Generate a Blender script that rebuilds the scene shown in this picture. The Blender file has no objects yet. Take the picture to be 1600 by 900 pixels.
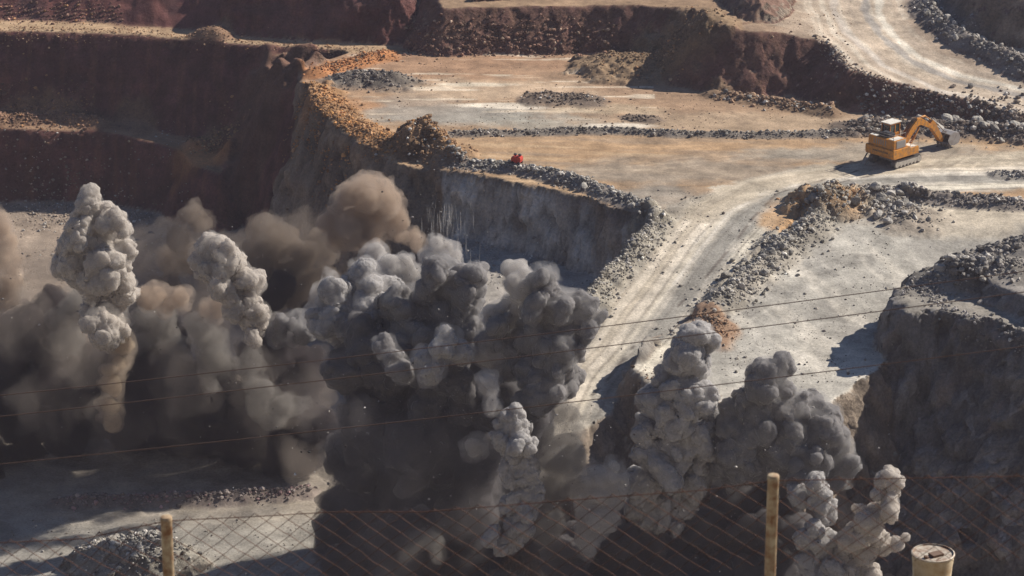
import bpy, bmesh, math
import numpy as np
from mathutils import Vector, Matrix, Euler

# ------------------------------------------------------------------ camera, sky, sun, exposure
scene = bpy.context.scene
COL = scene.collection
PITCH = math.radians(20.0)
FPX = 4537.0
CAMZ = 125.0
cam_d = bpy.data.cameras.new("camera")
cam_d.sensor_width = 36.0
cam_d.lens = 36.0 * FPX / 1600.0
cam_d.clip_start = 0.5
cam_d.clip_end = 6000.0
cam_d.dof.use_dof = True
cam_d.dof.focus_distance = 370.0
cam_d.dof.aperture_fstop = 10.0
cam = bpy.data.objects.new("camera", cam_d)
cam.location = (0, 0, CAMZ)
cam.rotation_euler = (math.pi / 2 - PITCH, 0, 0)
COL.objects.link(cam)
scene.camera = cam

SUN_EL = math.radians(35.0)
SUN_DIR = Vector((0.88 * math.cos(SUN_EL), 0.475 * math.cos(SUN_EL), math.sin(SUN_EL))).normalized()
world = bpy.data.worlds.new("World")
scene.world = world
world.use_nodes = True
wn = world.node_tree
bg = wn.nodes["Background"]
sky = wn.nodes.new("ShaderNodeTexSky")
sky.sky_type = 'NISHITA'
sky.sun_disc = False
sky.ozone_density = 6.0
sky.dust_density = 0.4
sky.sun_elevation = SUN_EL
sky.sun_rotation = math.atan2(SUN_DIR.x, SUN_DIR.y)
wn.links.new(sky.outputs[0], bg.inputs[0])
bg.inputs[1].default_value = 0.052
sun_d = bpy.data.lights.new("sun", 'SUN')
sun_d.energy = 5.0
sun_d.angle = math.radians(0.5)
sun_d.color = (1.0, 0.93, 0.83)
sun = bpy.data.objects.new("sun", sun_d)
sun.rotation_euler = SUN_DIR.to_track_quat('Z', 'Y').to_euler()
sun.location = (150, 500, 250)
COL.objects.link(sun)
vs = scene.view_settings
vs.view_transform = 'Standard'
vs.look = 'None'
vs.exposure = 0.5
vs.gamma = 1.0
vs.use_curve_mapping = False
cy = scene.cycles
cy.max_bounces = 12
cy.diffuse_bounces = 2
cy.glossy_bounces = 2
cy.volume_bounces = 6
cy.transparent_max_bounces = 48
cy.use_denoising = True
cy.volume_max_steps = 256
cy.caustics_reflective = False
cy.caustics_refractive = False

# ------------------------------------------------------------------ helpers
rng = np.random.default_rng(11)
CP, SP = math.cos(PITCH), math.sin(PITCH)


def at(px, py, z):
    """Point at height z that lies along the sight line of photo pixel (px, py)."""
    u, v = (px - 800.0) / FPX, (450.0 - py) / FPX
    d = (u, CP + v * SP, -SP + v * CP)
    t = (z - CAMZ) / d[2]
    return (d[0] * t, d[1] * t, z)


def at_y(px, py, y):
    """Point in the vertical plane at distance y."""
    u, v = (px - 800.0) / FPX, (450.0 - py) / FPX
    d = (u, CP + v * SP, -SP + v * CP)
    t = y / d[1]
    return (d[0] * t, y, CAMZ + d[2] * t)


def px_m(y_, z_):
    """pixels of the photo per metre for something at horizontal distance y_, height z_"""
    return FPX / (y_ * CP + (CAMZ - z_) * SP)


def _h(ix, iy, iz, seed):
    with np.errstate(over='ignore'):
        n = (ix.astype(np.int64) * 374761393 + iy.astype(np.int64) * 668265263 + iz.astype(np.int64) * 2147483647 + seed * 1274126177)
        n = (n ^ (n >> 13)) & 0xFFFFFFFF
        n = (n * 1274126177) & 0xFFFFFFFF
        n = (n ^ (n >> 16)) & 0xFFFFFFFF
        n = (n * 668265263) & 0xFFFFFFFF
        n = n ^ (n >> 15)
    return (n & 0xFFFFFF) / float(0x1000000)


def vnoise2(x, y, seed=0):
    ix, iy = np.floor(x).astype(np.int64), np.floor(y).astype(np.int64)
    fx, fy = x - ix, y - iy
    fx = fx * fx * fx * (fx * (fx * 6 - 15) + 10)
    fy = fy * fy * fy * (fy * (fy * 6 - 15) + 10)
    z = np.zeros_like(ix)
    a, b = _h(ix, iy, z, seed), _h(ix + 1, iy, z, seed)
    c, d = _h(ix, iy + 1, z, seed), _h(ix + 1, iy + 1, z, seed)
    return (a + (b - a) * fx) * (1 - fy) + (c + (d - c) * fx) * fy


def fbm2(x, y, octv=4, seed=0, gain=0.5, ridged=False):
    s, a, tot = 0.0, 1.0, 0.0
    for o in range(octv):
        n = vnoise2(x * 2 ** o + 17.3 * o, y * 2 ** o - 9.1 * o, seed + o)
        n = 1 - np.abs(2 * n - 1) if ridged else 2 * n - 1
        s = s + a * n
        tot += a
        a *= gain
    return s / tot


def vnoise3(x, y, z, seed=0):
    ix, iy, iz = (np.floor(q).astype(np.int64) for q in (x, y, z))
    fx, fy, fz = x - ix, y - iy, z - iz
    fx, fy, fz = (f * f * (3 - 2 * f) for f in (fx, fy, fz))
    r = 0.0
    for dx in (0, 1):
        for dy in (0, 1):
            for dz in (0, 1):
                w = (fx if dx else 1 - fx) * (fy if dy else 1 - fy) * (fz if dz else 1 - fz)
                r = r + w * _h(ix + dx, iy + dy, iz + dz, seed)
    return r


def cell3(p, seed=0):
    """distance to the nearest scattered point (Worley F1), p is (n,3)"""
    ip = np.floor(p).astype(np.int64)
    best = np.full(len(p), 9.0)
    for dx in (-1, 0, 1):
        for dy in (-1, 0, 1):
            for dz in (-1, 0, 1):
                c = ip + np.array((dx, dy, dz))
                q = np.stack([c[:, k] + _h(c[:, 0], c[:, 1], c[:, 2], seed + 31 * k) for k in range(3)], 1)
                best = np.minimum(best, ((q - p) ** 2).sum(1))
    return np.sqrt(best)


def smooth(e0, e1, x):
    t = np.clip((x - e0) / (e1 - e0), 0, 1)
    return t * t * (3 - 2 * t)


def sdf_poly(P, x, y):
    """signed distance in plan, negative inside"""
    P = np.asarray(P)[:, :2]
    d = np.full(x.shape, 1e12)
    inside = np.zeros(x.shape, bool)
    n = len(P)
    for i in range(n):
        ax, ay = P[i]
        bx, by = P[(i + 1) % n]
        ex, ey = bx - ax, by - ay
        wx, wy = x - ax, y - ay
        t = np.clip((wx * ex + wy * ey) / (ex * ex + ey * ey + 1e-12), 0, 1)
        d = np.minimum(d, (wx - ex * t) ** 2 + (wy - ey * t) ** 2)
        if ey != 0:
            c = ((ay > y) != (by > y)) & (x < ex * (y - ay) / ey + ax)
            inside ^= c
    d = np.sqrt(d)
    return np.where(inside, -d, d)


def dist_line(P, x, y):
    """plan distance to a polyline, the parameter along it in metres, and the signed side"""
    P = np.asarray(P, float)
    d = np.full(x.shape, 1e12)
    s = np.zeros(x.shape)
    side = np.zeros(x.shape)
    run = 0.0
    for i in range(len(P) - 1):
        ax, ay = P[i][:2]
        bx, by = P[i + 1][:2]
        ex, ey = bx - ax, by - ay
        L = math.hypot(ex, ey)
        wx, wy = x - ax, y - ay
        t = np.clip((wx * ex + wy * ey) / (L * L), 0, 1)
        q = (wx - ex * t) ** 2 + (wy - ey * t) ** 2
        m = q < d
        d = np.where(m, q, d)
        s = np.where(m, run + t * L, s)
        side = np.where(m, np.sign(ex * wy - ey * wx), side)
        run += L
    return np.sqrt(d), s, side


def idw(P, x, y, soft=25.0):
    P = np.asarray(P)
    num, den = 0.0, 0.0
    for px, py, pz in P:
        w = 1.0 / ((x - px) ** 2 + (y - py) ** 2 + soft) ** 1.6
        num = num + w * pz
        den = den + w
    return num / den


def mesh_np(name, V, F, mats=(), smooth_=True, colors=None, parent=None, link=True, face_mat=None):
    """object from numpy arrays; F is (n,3) or (n,4)"""
    me = bpy.data.meshes.new(name)
    V = np.ascontiguousarray(V, np.float32)
    F = np.ascontiguousarray(F, np.int32)
    k = F.shape[1]
    me.vertices.add(len(V))
    me.vertices.foreach_set("co", V.ravel())
    me.loops.add(F.size)
    me.loops.foreach_set("vertex_index", F.ravel())
    me.polygons.add(len(F))
    me.polygons.foreach_set("loop_start", np.arange(0, F.size, k, dtype=np.int32))
    me.polygons.foreach_set("use_smooth", np.full(len(F), smooth_))
    for m in mats:
        me.materials.append(m)
    if face_mat is not None:
        me.polygons.foreach_set("material_index", np.ascontiguousarray(face_mat, np.int32))
    if colors is not None:
        ca = me.color_attributes.new("Col", 'FLOAT_COLOR', 'POINT')
        c4 = np.ones((len(V), 4), np.float32)
        c4[:, :3] = colors
        ca.data.foreach_set("color", c4.ravel())
    me.update(calc_edges=True)
    o = bpy.data.objects.new(name, me)
    if link:
        COL.objects.link(o)
    if parent is not None:
        o.parent = parent
    return o


def tag(o, label=None, cat=None, group=None, kind=None):
    if label:
        o["label"] = label
    if cat:
        o["category"] = cat
    if group:
        o["group"] = group
    if kind:
        o["kind"] = kind
    return o


def empty(name, loc, rz=0.0):
    o = bpy.data.objects.new(name, None)
    o.empty_display_size = 0.5
    o.location = loc
    o.rotation_euler = (0, 0, rz)
    COL.objects.link(o)
    return o


# ------------------------------------------------------------------ materials
def new_mat(name):
    m = bpy.data.materials.new(name)
    m.use_nodes = True
    nt = m.node_tree
    return m, nt, nt.nodes["Principled BSDF"], nt.nodes["Material Output"]


def nd(nt, typ, **kw):
    n = nt.nodes.new(typ)
    for k, v in kw.items():
        if k in n.inputs:
            n.inputs[k].default_value = v
        else:
            setattr(n, k, v)
    return n


def mat_ground(name, scale_mul=1.0, bump=0.5):
    """earth and rock: colour from the stored zone colour, broken up by noise at three sizes, with grit in the bump"""
    m, nt, b, out = new_mat(name)
    L = nt.links.new
    at_ = nd(nt, "ShaderNodeVertexColor", layer_name="Col")
    geo = nd(nt, "ShaderNodeNewGeometry")
    n1 = nd(nt, "ShaderNodeTexNoise", Scale=0.22 * scale_mul, Detail=9.0, Roughness=0.68)
    n2 = nd(nt, "ShaderNodeTexNoise", Scale=3.4 * scale_mul, Detail=8.0, Roughness=0.8)
    vo = nd(nt, "ShaderNodeTexVoronoi", Scale=2.2 * scale_mul)
    for n in (n1, n2, vo):
        L(geo.outputs["Position"], n.inputs["Vector"])
    r1 = nd(nt, "ShaderNodeMapRange")
    r1.inputs[1].default_value, r1.inputs[2].default_value, r1.inputs[3].default_value, r1.inputs[4].default_value = 0.28, 0.72, 0.55, 1.42
    L(n1.outputs["Fac"], r1.inputs[0])
    r2 = nd(nt, "ShaderNodeMapRange")
    r2.inputs[1].default_value, r2.inputs[2].default_value, r2.inputs[3].default_value, r2.inputs[4].default_value = 0.28, 0.72, 0.58, 1.45
    L(n2.outputs["Fac"], r2.inputs[0])
    mu = nd(nt, "ShaderNodeMath", operation='MULTIPLY')
    L(r1.outputs[0], mu.inputs[0])
    L(r2.outputs[0], mu.inputs[1])
    mx = nd(nt, "ShaderNodeVectorMath", operation='SCALE')
    L(at_.outputs["Color"], mx.inputs[0])
    L(mu.outputs[0], mx.inputs["Scale"])
    L(mx.outputs[0], b.inputs["Base Color"])
    b.inputs["Roughness"].default_value = 0.95
    b.inputs["Specular IOR Level"].default_value = 0.15
    hs = nd(nt, "ShaderNodeMath", operation='MULTIPLY_ADD')
    L(n2.outputs["Fac"], hs.inputs[0])
    hs.inputs[1].default_value = 1.6
    L(vo.outputs["Distance"], hs.inputs[2])
    bp = nd(nt, "ShaderNodeBump", Strength=bump, Distance=0.35)
    L(hs.outputs[0], bp.inputs["Height"])
    L(bp.outputs[0], b.inputs["Normal"])
    return m


M_GROUND = mat_ground("quarry_ground", 1.0, 0.16)
M_CLIFF = mat_ground("quarry_rock_face", 0.8, 0.9)
M_ROCK = mat_ground("broken_rock", 1.6, 0.4)

# ------------------------------------------------------------------ terrain: benches, ramps and pit floor
def axis(lo, hi, step, far_lo, far_hi, grow=1.18):
    mid = list(np.arange(lo, hi, step))
    a, s = [], step
    v = lo
    while v > far_lo:
        s *= grow
        v -= min(s, 12)
        a.append(v)
    b, s = [], step
    v = mid[-1]
    while v < far_hi:
        s *= grow
        v += min(s, 12)
        b.append(v)
    return np.array(a[::-1] + mid + b)


XS = axis(-88, 88, 0.30, -420, 420)
YS = axis(296, 482, 0.36, -40, 900)
GX, GY = np.meshgrid(XS, YS)
SH = GX.shape
X, Y = GX.ravel().copy(), GY.ravel().copy()


def PW(lst):
    return [at(*p) for p in lst]


W1 = fbm2(X * 0.10, Y * 0.10, 3, 1)
W2 = fbm2(X * 0.38, Y * 0.38, 4, 7)
W3 = fbm2(X * 1.3, Y * 1.3, 3, 23)
H = -24.3 + 0.35 * W1 + 0.12 * W2
ZONE = np.zeros(len(X), np.int32)           # which block made the surface


def block(idx, pts, slope=2.4, warp=(0.6, 0.9, 0.35), top=None, rough=0.08, zmul=1.0):
    global H, ZONE
    P = PW(pts) if len(pts[0]) == 3 else pts
    calm = np.where((X < -26) & (Y > 436), .3, 1.0)
    d = sdf_poly(P, X, Y) + calm * (warp[0] * W1 + warp[1] * W2 + warp[2] * W3)
    z = (idw(P, X, Y) if top is None else top) + rough * (W2 + 0.5 * W3)
    do = np.maximum(d, 0)
    # rounded crest, gullied face
    face = slope * (do - 0.25 * np.tanh(do))
    face = face * (1 + 0.10 * fbm2(X * 0.45 + 3, Y * 0.45, 3, 60 + idx))
    z = z - face
    m = z > H
    H = np.where(m, z, H)
    ZONE = np.where(m, idx, ZONE)
    return d


# near rim on which the fence and the drum stand (out of view below the frame except for their tops)
zr = np.minimum(117.1, np.minimum(117.1 - 0.49 * (Y - 16.0), 105.25 - 0.9 * (Y - 43.0)))
m = zr > H
H = np.where(m, zr, H)
ZONE = np.where(m, 20, ZONE)

LEDGE2 = [(-500, 192, -12.8), (0, 201, -12.8), (60, 204, -12.8), (100, 204, -12.8), (140, 205, -12.8), (180, 207, -12.9), (228, 217, -13.2), (262, 227, -13.8), (285, 237, -14.4),
          (296, 262, -15.8), (345, 277, -16.4), (372, 240, -15.5), (440, 170, -13), (400, 60, -12.8), (-500, 60, -12.8)]
block(2, LEDGE2, 2.6, (0.3, 0.5, 0.3))
ALCOVE = [(694, 350, -8.5), (690, 420, -9), (705, 470, -9.5), (800, 500, -9.5), (940, 520, -9.5), (1000, 470, -9), (1040, 330, -8.5), (700, 300, -8.5)]
block(3, ALCOVE, 1.1, (0.3, 0.5, 0.2))
BENCH = [(-900, 22, 0), (-300, 40, 0), (0, 48, 0), (60, 49, 0), (150, 51, 0), (230, 55, 0), (300, 62, 0), (360, 67, 0), (430, 72, 0), (530, 77, 0), (545, 82, 0), (500, 95, 0),
         (478, 104, 0), (468, 118, 0), (474, 140, -.3), (482, 165, -.8), (490, 190, -1.2), (515, 208, -1), (545, 226, -.6), (580, 243, -.3), (615, 256, -.2), (645, 262, 0), (676, 262, 0), (690, 266, 0), (735, 270, 0),
         (800, 283, 0), (870, 297, 0), (915, 309, 0), (960, 325, 0), (998, 338, 0), (1020, 330, 0), (1080, 305, 0), (1180, 297, 0), (1250, 312, 0), (1330, 302, 0), (1600, 312, 0),
         (2200, 340, 0), (2600, -300, 0), (-900, -300, 0)]
block(4, BENCH, np.where((X < -34) & (Y > 440), 1.62, 2.7) + np.clip((X + 40) / 12, 0, 1) * 0, (0.2, 0.55, 0.3), top=np.zeros(len(X)), rough=0.06)
RAMP = [(1012, 345, 0), (1000, 362, -.7), (975, 395, -1.8), (945, 435, -3.2), (915, 480, -4.4), (890, 540, -5.8), (870, 610, -7.4), (860, 680, -8.6), (905, 676, -8.7), (930, 664, -8.6), (952, 650, -8.4),
        (985, 590, -6.9), (1030, 540, -5.5), (1100, 480, -3.9), (1160, 420, -2.4), (1230, 352, -.8), (1260, 318, 0), (1180, 280, 0), (1060, 300, 0)]
RAMPC = PW([(840, 760, -10.5), (900, 690, -8.9), (950, 600, -7.0), (1010, 520, -4.9), (1070, 440, -2.9), (1110, 385, -1.4), (1150, 335, -.15), (1190, 308, 0), (1215, 298, 0)])
_d, _s, _ = dist_line(RAMPC, X, Y)
_acc = np.concatenate([[0], np.cumsum([math.dist(RAMPC[k][:2], RAMPC[k + 1][:2]) for k in range(len(RAMPC) - 1)])])
block(5, RAMP, 2.2, (0.1, 0.25, 0.15), top=np.interp(_s, _acc, [p[2] for p in RAMPC]), rough=0.03)
FLAT = [(1262, 330, -.6), (1330, 306, -.4), (1600, 318, -.6), (2100, 345, -.8), (2100, 420, -3), (1560, 440, -3.2), (1440, 520, -3.9), (1400, 560, -4.2), (1330, 605, -4.7), (1290, 645, -5), (1240, 655, -5), (1180, 648, -5), (1060, 625, -4.9), (1020, 600, -4.6), (1008, 583, -4.2), (985, 574, -3.9),
        (1010, 540, -4), (1075, 505, -3.6), (1110, 478, -3.2), (1160, 425, -2.2), (1220, 365, -1.2)]
block(6, FLAT, 2.6, (0.2, 0.55, 0.3), rough=0.06)
MASS = [(1402, 462, 2.2), (1412, 446, 2.5), (1440, 420, 3.2), (1500, 395, 4.2), (1600, 372, 5), (1800, 360, 5), (2000, 420, 4), (2000, 560, 3), (1720, 548, 2.5), (1640, 536, 2.5), (1590, 520, 2.5),
        (1548, 500, 2.4), (1508, 496, 2.2), (1478, 488, 2.0), (1450, 484, 2.0), (1420, 486, 2)]
block(7, MASS, 2.5, (0.4, 1.0, 0.45), rough=0.15)
MASS2 = [(1476, 406, 4.4), (1510, 398, 4.6), (1548, 382, 5.4), (1600, 360, 6.8), (1700, 320, 8), (1900, 330, 8), (1800, 470, 5), (1680, 500, 4.6), (1620, 470, 4.8), (1560, 446, 4.2), (1490, 428, 3.6)]
block(8, MASS2, 1.2, (0.3, 0.7, 0.4), rough=0.3)
ROADH = [(1100, 18, 8.6), (1110, 38, 8.6), (1150, 44, 8.6), (1195, 46, 8.5), (1235, 50, 8.1), (1268, 60, 7.3), (1300, 72, 6.6), (1312, 90, 6.1), (1325, 108, 5.4), (1356, 118, 4.7), (1410, 134, 3.7),
         (1480, 152, 2.8), (1600, 180, 1.9), (1800, 232, 1.0), (2400, 200, 0.5), (1900, 100, 4), (1600, 62, 6), (1500, 30, 7.5), (1440, -30, 9), (1420, -200, 12), (700, -200, 11), (672, -20, 7.4), (694, 12, 6.5), (770, 11, 6.4), (900, 9, 6.4), (1000, 8, 6.8), (1080, 14, 7.8)]
block(9, ROADH, 1.08, (0.3, 0.55, 0.3), rough=0.08)
# steeper dozed wall below the back ledge
# the wall that climbs out of the frame on the upper left, in two bays
def wall_up(idx, pts, slope, hmax, warp=(0.5, 0.6, 0.4), z0=0.0):
    global H, ZONE
    P = PW(pts)
    d = -sdf_poly(P, X, Y) + warp[0] * W1 + warp[1] * W2 + warp[2] * W3
    z = np.where(d > 0, z0 + np.minimum(slope * np.maximum(d, 0) * (1 + 0.12 * fbm2(X * 0.4, Y * 0.4, 3, 90 + idx)), hmax), -99)
    m_ = z > H
    H = np.where(m_, z, H)
    ZONE = np.where(m_, idx, ZONE)


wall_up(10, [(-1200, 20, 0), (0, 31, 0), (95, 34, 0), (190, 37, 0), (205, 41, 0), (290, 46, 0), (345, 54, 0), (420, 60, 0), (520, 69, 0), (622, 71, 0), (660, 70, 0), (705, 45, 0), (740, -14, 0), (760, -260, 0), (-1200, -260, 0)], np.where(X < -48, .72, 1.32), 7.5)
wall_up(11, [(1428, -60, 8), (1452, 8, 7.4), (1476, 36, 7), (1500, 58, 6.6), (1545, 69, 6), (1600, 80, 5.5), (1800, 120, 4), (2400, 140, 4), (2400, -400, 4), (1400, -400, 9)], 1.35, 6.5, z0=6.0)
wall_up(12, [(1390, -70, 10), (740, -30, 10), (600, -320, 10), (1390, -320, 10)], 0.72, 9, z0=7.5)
wall_up(13, [(1122, -14, 8.6), (1140, 18, 8.6), (1175, 33, 8.6), (1212, 31, 8.6), (1236, 8, 8.8), (1244, -30, 9), (1250, -240, 10), (1080, -240, 10)], 0.8, 7, z0=8.2)
# distant hill that closes the pit on every side, for views from elsewhere
r_ = np.maximum(np.abs(X) - 230, 0) * 0.4 * (Y > 150)
H = np.where((r_ > 0) & (ZONE != 20), np.maximum(H, np.minimum(H + r_, 45 + 6 * W1)), H)


# ridges of tipped rubble: polyline (px,py,z), half width, height
RIDGES = []


def ridge(pts, hw, h, seed=0, power=1.0, world=False):
    global H
    P = PW(pts) if not world else pts
    d, s, _ = dist_line(P, X, Y)
    hh = h * (0.75 + 0.5 * vnoise2(s * 0.22, s * 0 + seed, 300 + seed))
    d2 = d + 0.35 * hw * W2 + 0.15 * hw * W3
    prof = np.clip(1 - d2 / hw, 0, 1)
    prof = np.where(prof > 0, prof ** power, 0)
    H = H + hh * prof
    RIDGES.append((P, hw))
    return P


R_MID = ridge([(700, 212, 0), (760, 210, 0), (850, 208, 0), (950, 206, 0), (1050, 211, 0), (1180, 213, 0), (1330, 211, 0)], 1.5, 0.75, 1)
R_ALC = ridge([(700, 257, 0), (760, 262, 0), (830, 270, 0), (890, 284, 0), (950, 305, 0), (1000, 325, 0), (1020, 338, 0)], 2.4, 1.25, 2)
R_RAMPL = ridge([(1024, 338, 0), (1012, 366, -.9), (985, 398, -1.9), (955, 432, -3.2), (925, 472, -4.4), (905, 505, -5.2)], 2.8, 1.5, 3)
R_RAMPR = ridge([(1300, 320, -.2), (1268, 352, -.6), (1225, 385, -1.3), (1185, 420, -2), (1150, 452, -2.8), (1118, 482, -3.4)], 3.4, 1.7, 4)
R_KNOLL = ridge([(1258, 326, -.2), (1290, 322, 0), (1325, 318, 0)], 4.2, 2.2, 5, 0.8)
R_FLATT = ridge([(1290, 308, 0), (1360, 304, 0), (1420, 304, 0), (1500, 311, 0), (1600, 317, 0), (1700, 324, 0)], 1.9, 0.9, 6)
R_SPILL = ridge([(1370, 312, -.3), (1395, 330, -.8), (1420, 345, -1.1)], 5.5, 1.3, 7)
R_BANK = ridge([(1340, 200, .2), (1400, 196, .4), (1480, 196, .6), (1560, 203, .6), (1640, 215, .4)], 4.2, 1.3, 8)
R_TOPR = ridge([(1446, 10, 7.6), (1470, 42, 7), (1505, 72, 5.6), (1550, 98, 4.3), (1600, 122, 3.4), (1660, 140, 2.8)], 3.0, 1.5, 9)
R_TIP = ridge([(668, 232, 0), (672, 240, 0), (690, 246, 0)], 5.0, 4.2, 10, 0.85)
R_HEAD = ridge([(488, 150, 0), (505, 178, 0), (540, 205, 0), (590, 226, 0), (640, 236, 0)], 5.2, 1.7, 11)
R_HEAD2 = ridge([(498, 116, 0), (530, 105, 0), (575, 93, 0), (600, 87, 0)], 3.0, .9, 12)
R_GREY = ridge([(540, 128, 0), (575, 126, 0), (615, 131, 0)], 4.8, 1.5, 13)
R_DARK1 = ridge([(842, 156, 0), (870, 155, 0), (920, 159, 0)], 3.6, 0.9, 14)
R_DARK2 = ridge([(985, 185, 0), (1015, 187, 0)], 2.2, 0.5, 15)
R_MOUND = ridge([(960, 108, 0), (1010, 106, 0), (1080, 112, 0)], 8.0, 2.3, 16, 0.8)
R_FOOT = ridge([(1120, 150, 0), (1210, 163, 0), (1300, 177, 0)], 2.6, 0.9, 17)
R_CONE = ridge([(328, 57, 0), (334, 57, 0)], 3.4, 2.5, 18, 1.0)
R_TAL1 = ridge([(-20, 192, -12.8), (60, 188, -12.8), (110, 190, -12.8), (150, 196, -12.8)], 3.0, 1.7, 19, 1.1)
R_TAL2 = ridge([(200, 206, -14.2), (225, 210, -14.2)], 2.6, 0.9, 20)
R_TAL3 = ridge([(305, 236, -15.2), (335, 232, -15.2), (362, 236, -15.4)], 2.2, 1.5, 21)
R_TAL4 = ridge([(415, 262, -17), (440, 240, -16)], 8.0, 7.5, 22, 1.0)
R_RIGHT = ridge([(1558, 274, 0), (1600, 277, 0), (1660, 280, 0)], 1.7, 0.7, 23)
R_NEAR = ridge([(170, 880, -24), (210, 872, -24), (250, 882, -24)], 5.8, 3.3, 24, 0.7)
R_FLOOR = ridge([(100, 782, -24), (160, 781, -24), (250, 780, -24), (330, 777, -24), (420, 774, -24), (480, 768, -24)], 2.0, 1.1, 25)
R_ROCK = ridge([(995, 565, -4.6), (1010, 547, -4.4)], 1.5, 1.6, 26, 0.6)
R_ORNG = ridge([(1095, 494, -3.4), (1125, 512, -3.6), (1118, 535, -3.9)], 2.4, 0.8, 27)
R_MTOP = ridge([(1470, 430, 3.4), (1520, 425, 4), (1580, 420, 5)], 4.0, 1.3, 28)
R_FLOORL = ridge([(40, 322, -24.3), (110, 330, -24.3), (215, 345, -24.3)], 6, 0.8, 29)

# earth walls on the left are dozed smooth
HG = H.reshape(SH)
wgt = (smooth(-26, -30, GX) * smooth(437, 441, GY))
for _ in range(5):
    pad = np.pad(HG, 1, mode='edge')
    av = (pad[:-2, 1:-1] + pad[2:, 1:-1] + pad[1:-1, :-2] + pad[1:-1, 2:] + 2 * HG) / 6
    HG = HG + wgt * (av - HG)
H = HG.ravel()

# weathering of steep faces and general unevenness
ZG = H.reshape(SH)
gy, gx = np.gradient(ZG, YS, XS)
SLOPE = np.hypot(gx, gy).ravel()
STEEP = smooth(0.55, 1.3, SLOPE)
rib = fbm2(X * 0.55, Y * 0.55, 4, 201, ridged=True) - 0.5
SOFT = np.where(((X < -26) & (Y > 436)) | np.isin(ZONE, (9, 10, 11, 12)), .35, 1.0)      # dozed earth walls are smoother than blasted rock
H = H + STEEP * SOFT * (0.7 * rib + 0.35 * W3) + (1 - STEEP) * 0.02 * W3


def cell_id(p, seed=0):
    """random value of the nearest scattered point: flat-faced blocks"""
    ip = np.floor(p).astype(np.int64)
    best, val = np.full(len(p), 9.0), np.zeros(len(p))
    for dx in (-1, 0, 1):
        for dy in (-1, 0, 1):
            for dz in (-1, 0, 1):
                c = ip + np.array((dx, dy, dz))
                q = np.stack([c[:, k] + _h(c[:, 0], c[:, 1], c[:, 2], seed + 31 * k) for k in range(3)], 1)
                dd = ((q - p) ** 2).sum(1)
                m_ = dd < best
                best = np.where(m_, dd, best)
                val = np.where(m_, _h(c[:, 0], c[:, 1], c[:, 2], seed + 777), val)
    return val


# blasted faces break into blocks: shift the face in and out along its own direction
VX, VY = X.copy(), Y.copy()
sel = np.where((STEEP > .05) & (np.abs(X) < 95) & (Y > 285) & (Y < 490))[0]
gl = np.maximum(SLOPE[sel], 1e-6)
ox, oy = -gx.ravel()[sel] / gl, -gy.ravel()[sel] / gl
P3 = np.stack([X[sel], Y[sel], H[sel] * .8], 1)
P3 = P3 + .5 * np.stack([fbm2(P3[:, 0] * .5, P3[:, 2] * .5 + 3, 3, 230 + k) for k in range(3)], 1)
blk = 0.95 * (cell_id(P3 / 3.4, 5) - .5) + 0.55 * (cell_id(P3 / 1.5, 6) - .5) + .25 * (cell_id(P3 / .8, 8) - .5)
blk = blk + .5 * fbm2(H[sel] * .55 + X[sel] * .2, Y[sel] * .25 + 5, 3, 221)
amp = STEEP[sel] * SOFT[sel] * np.where(np.isin(ZONE[sel], (7, 8)), 1.35, .9)
VX[sel] += ox * blk * amp
VY[sel] += oy * blk * amp


def ground_z(x, y):
    """height of the terrain at plan positions (bilinear)"""
    x, y = np.atleast_1d(np.asarray(x, float)), np.atleast_1d(np.asarray(y, float))
    G = H.reshape(SH)
    i = np.clip(np.searchsorted(XS, x) - 1, 0, len(XS) - 2)
    j = np.clip(np.searchsorted(YS, y) - 1, 0, len(YS) - 2)
    fx = (x - XS[i]) / (XS[i + 1] - XS[i])
    fy = (y - YS[j]) / (YS[j + 1] - YS[j])
    return (G[j, i] * (1 - fx) + G[j, i + 1] * fx) * (1 - fy) + (G[j + 1, i] * (1 - fx) + G[j + 1, i + 1] * fx) * fy


# ------------------------------------------------------------------ earth colours (albedo, with bounce light put into the curved wall)
def C(*v):
    return np.array(v, float)


n_lo = 0.5 + 0.5 * fbm2(X * 0.05, Y * 0.05, 4, 301)
n_md = 0.5 + 0.5 * fbm2(X * 0.2, Y * 0.2, 4, 302)
n_hi = 0.5 + 0.5 * fbm2(X * 1.1, Y * 1.1, 3, 303)
CLR = np.zeros((len(X), 3))


def mix(mask, c):
    global CLR
    mask = np.clip(mask, 0, 1)[:, None]
    CLR = CLR * (1 - mask) + np.asarray(c) * mask


def Z(*ids):
    return np.isin(ZONE, ids)


GREY, TAN, PALE = C(.31, .275, .23), C(.37, .25, .155), C(.50, .42, .32)
RED, ORANGE, UMBER = C(.17, .075, .05), C(.36, .155, .06), C(.20, .135, .09)
CLR[:] = GREY * 0.95
mix(Z(0), C(.30, .26, .215))
mix(Z(2), C(.27, .17, .105))
mix(Z(3), C(.33, .30, .265))
mix(Z(4), TAN)
mix(Z(5), C(.38, .32, .245))
mix(Z(6), C(.37, .345, .30))
mix(Z(7), C(.27, .245, .21))
mix(Z(8), C(.22, .20, .18))
mix(Z(9), C(.35, .27, .20))
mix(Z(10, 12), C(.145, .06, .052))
mix(Z(11), C(.19, .12, .10))
mix(Z(13), C(.19, .115, .085))
mix(Z(20), C(.26, .22, .16))


def blob(px, py, z, rx, ry, c, k=1.0, noise=0.6, sharp=0.35):
    """patch of another soil, an uneven ellipse in plan (metres)"""
    cx, cy_, _ = at(px, py, z)
    q = np.hypot((X - cx) / rx, (Y - cy_) / ry) + noise * (n_md - 0.5) * 1.6 + 0.25 * (n_hi - 0.5)
    mix(k * smooth(1.0 + sharp, 1.0 - sharp, q), c)


flatm = (1 - STEEP)
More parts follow.
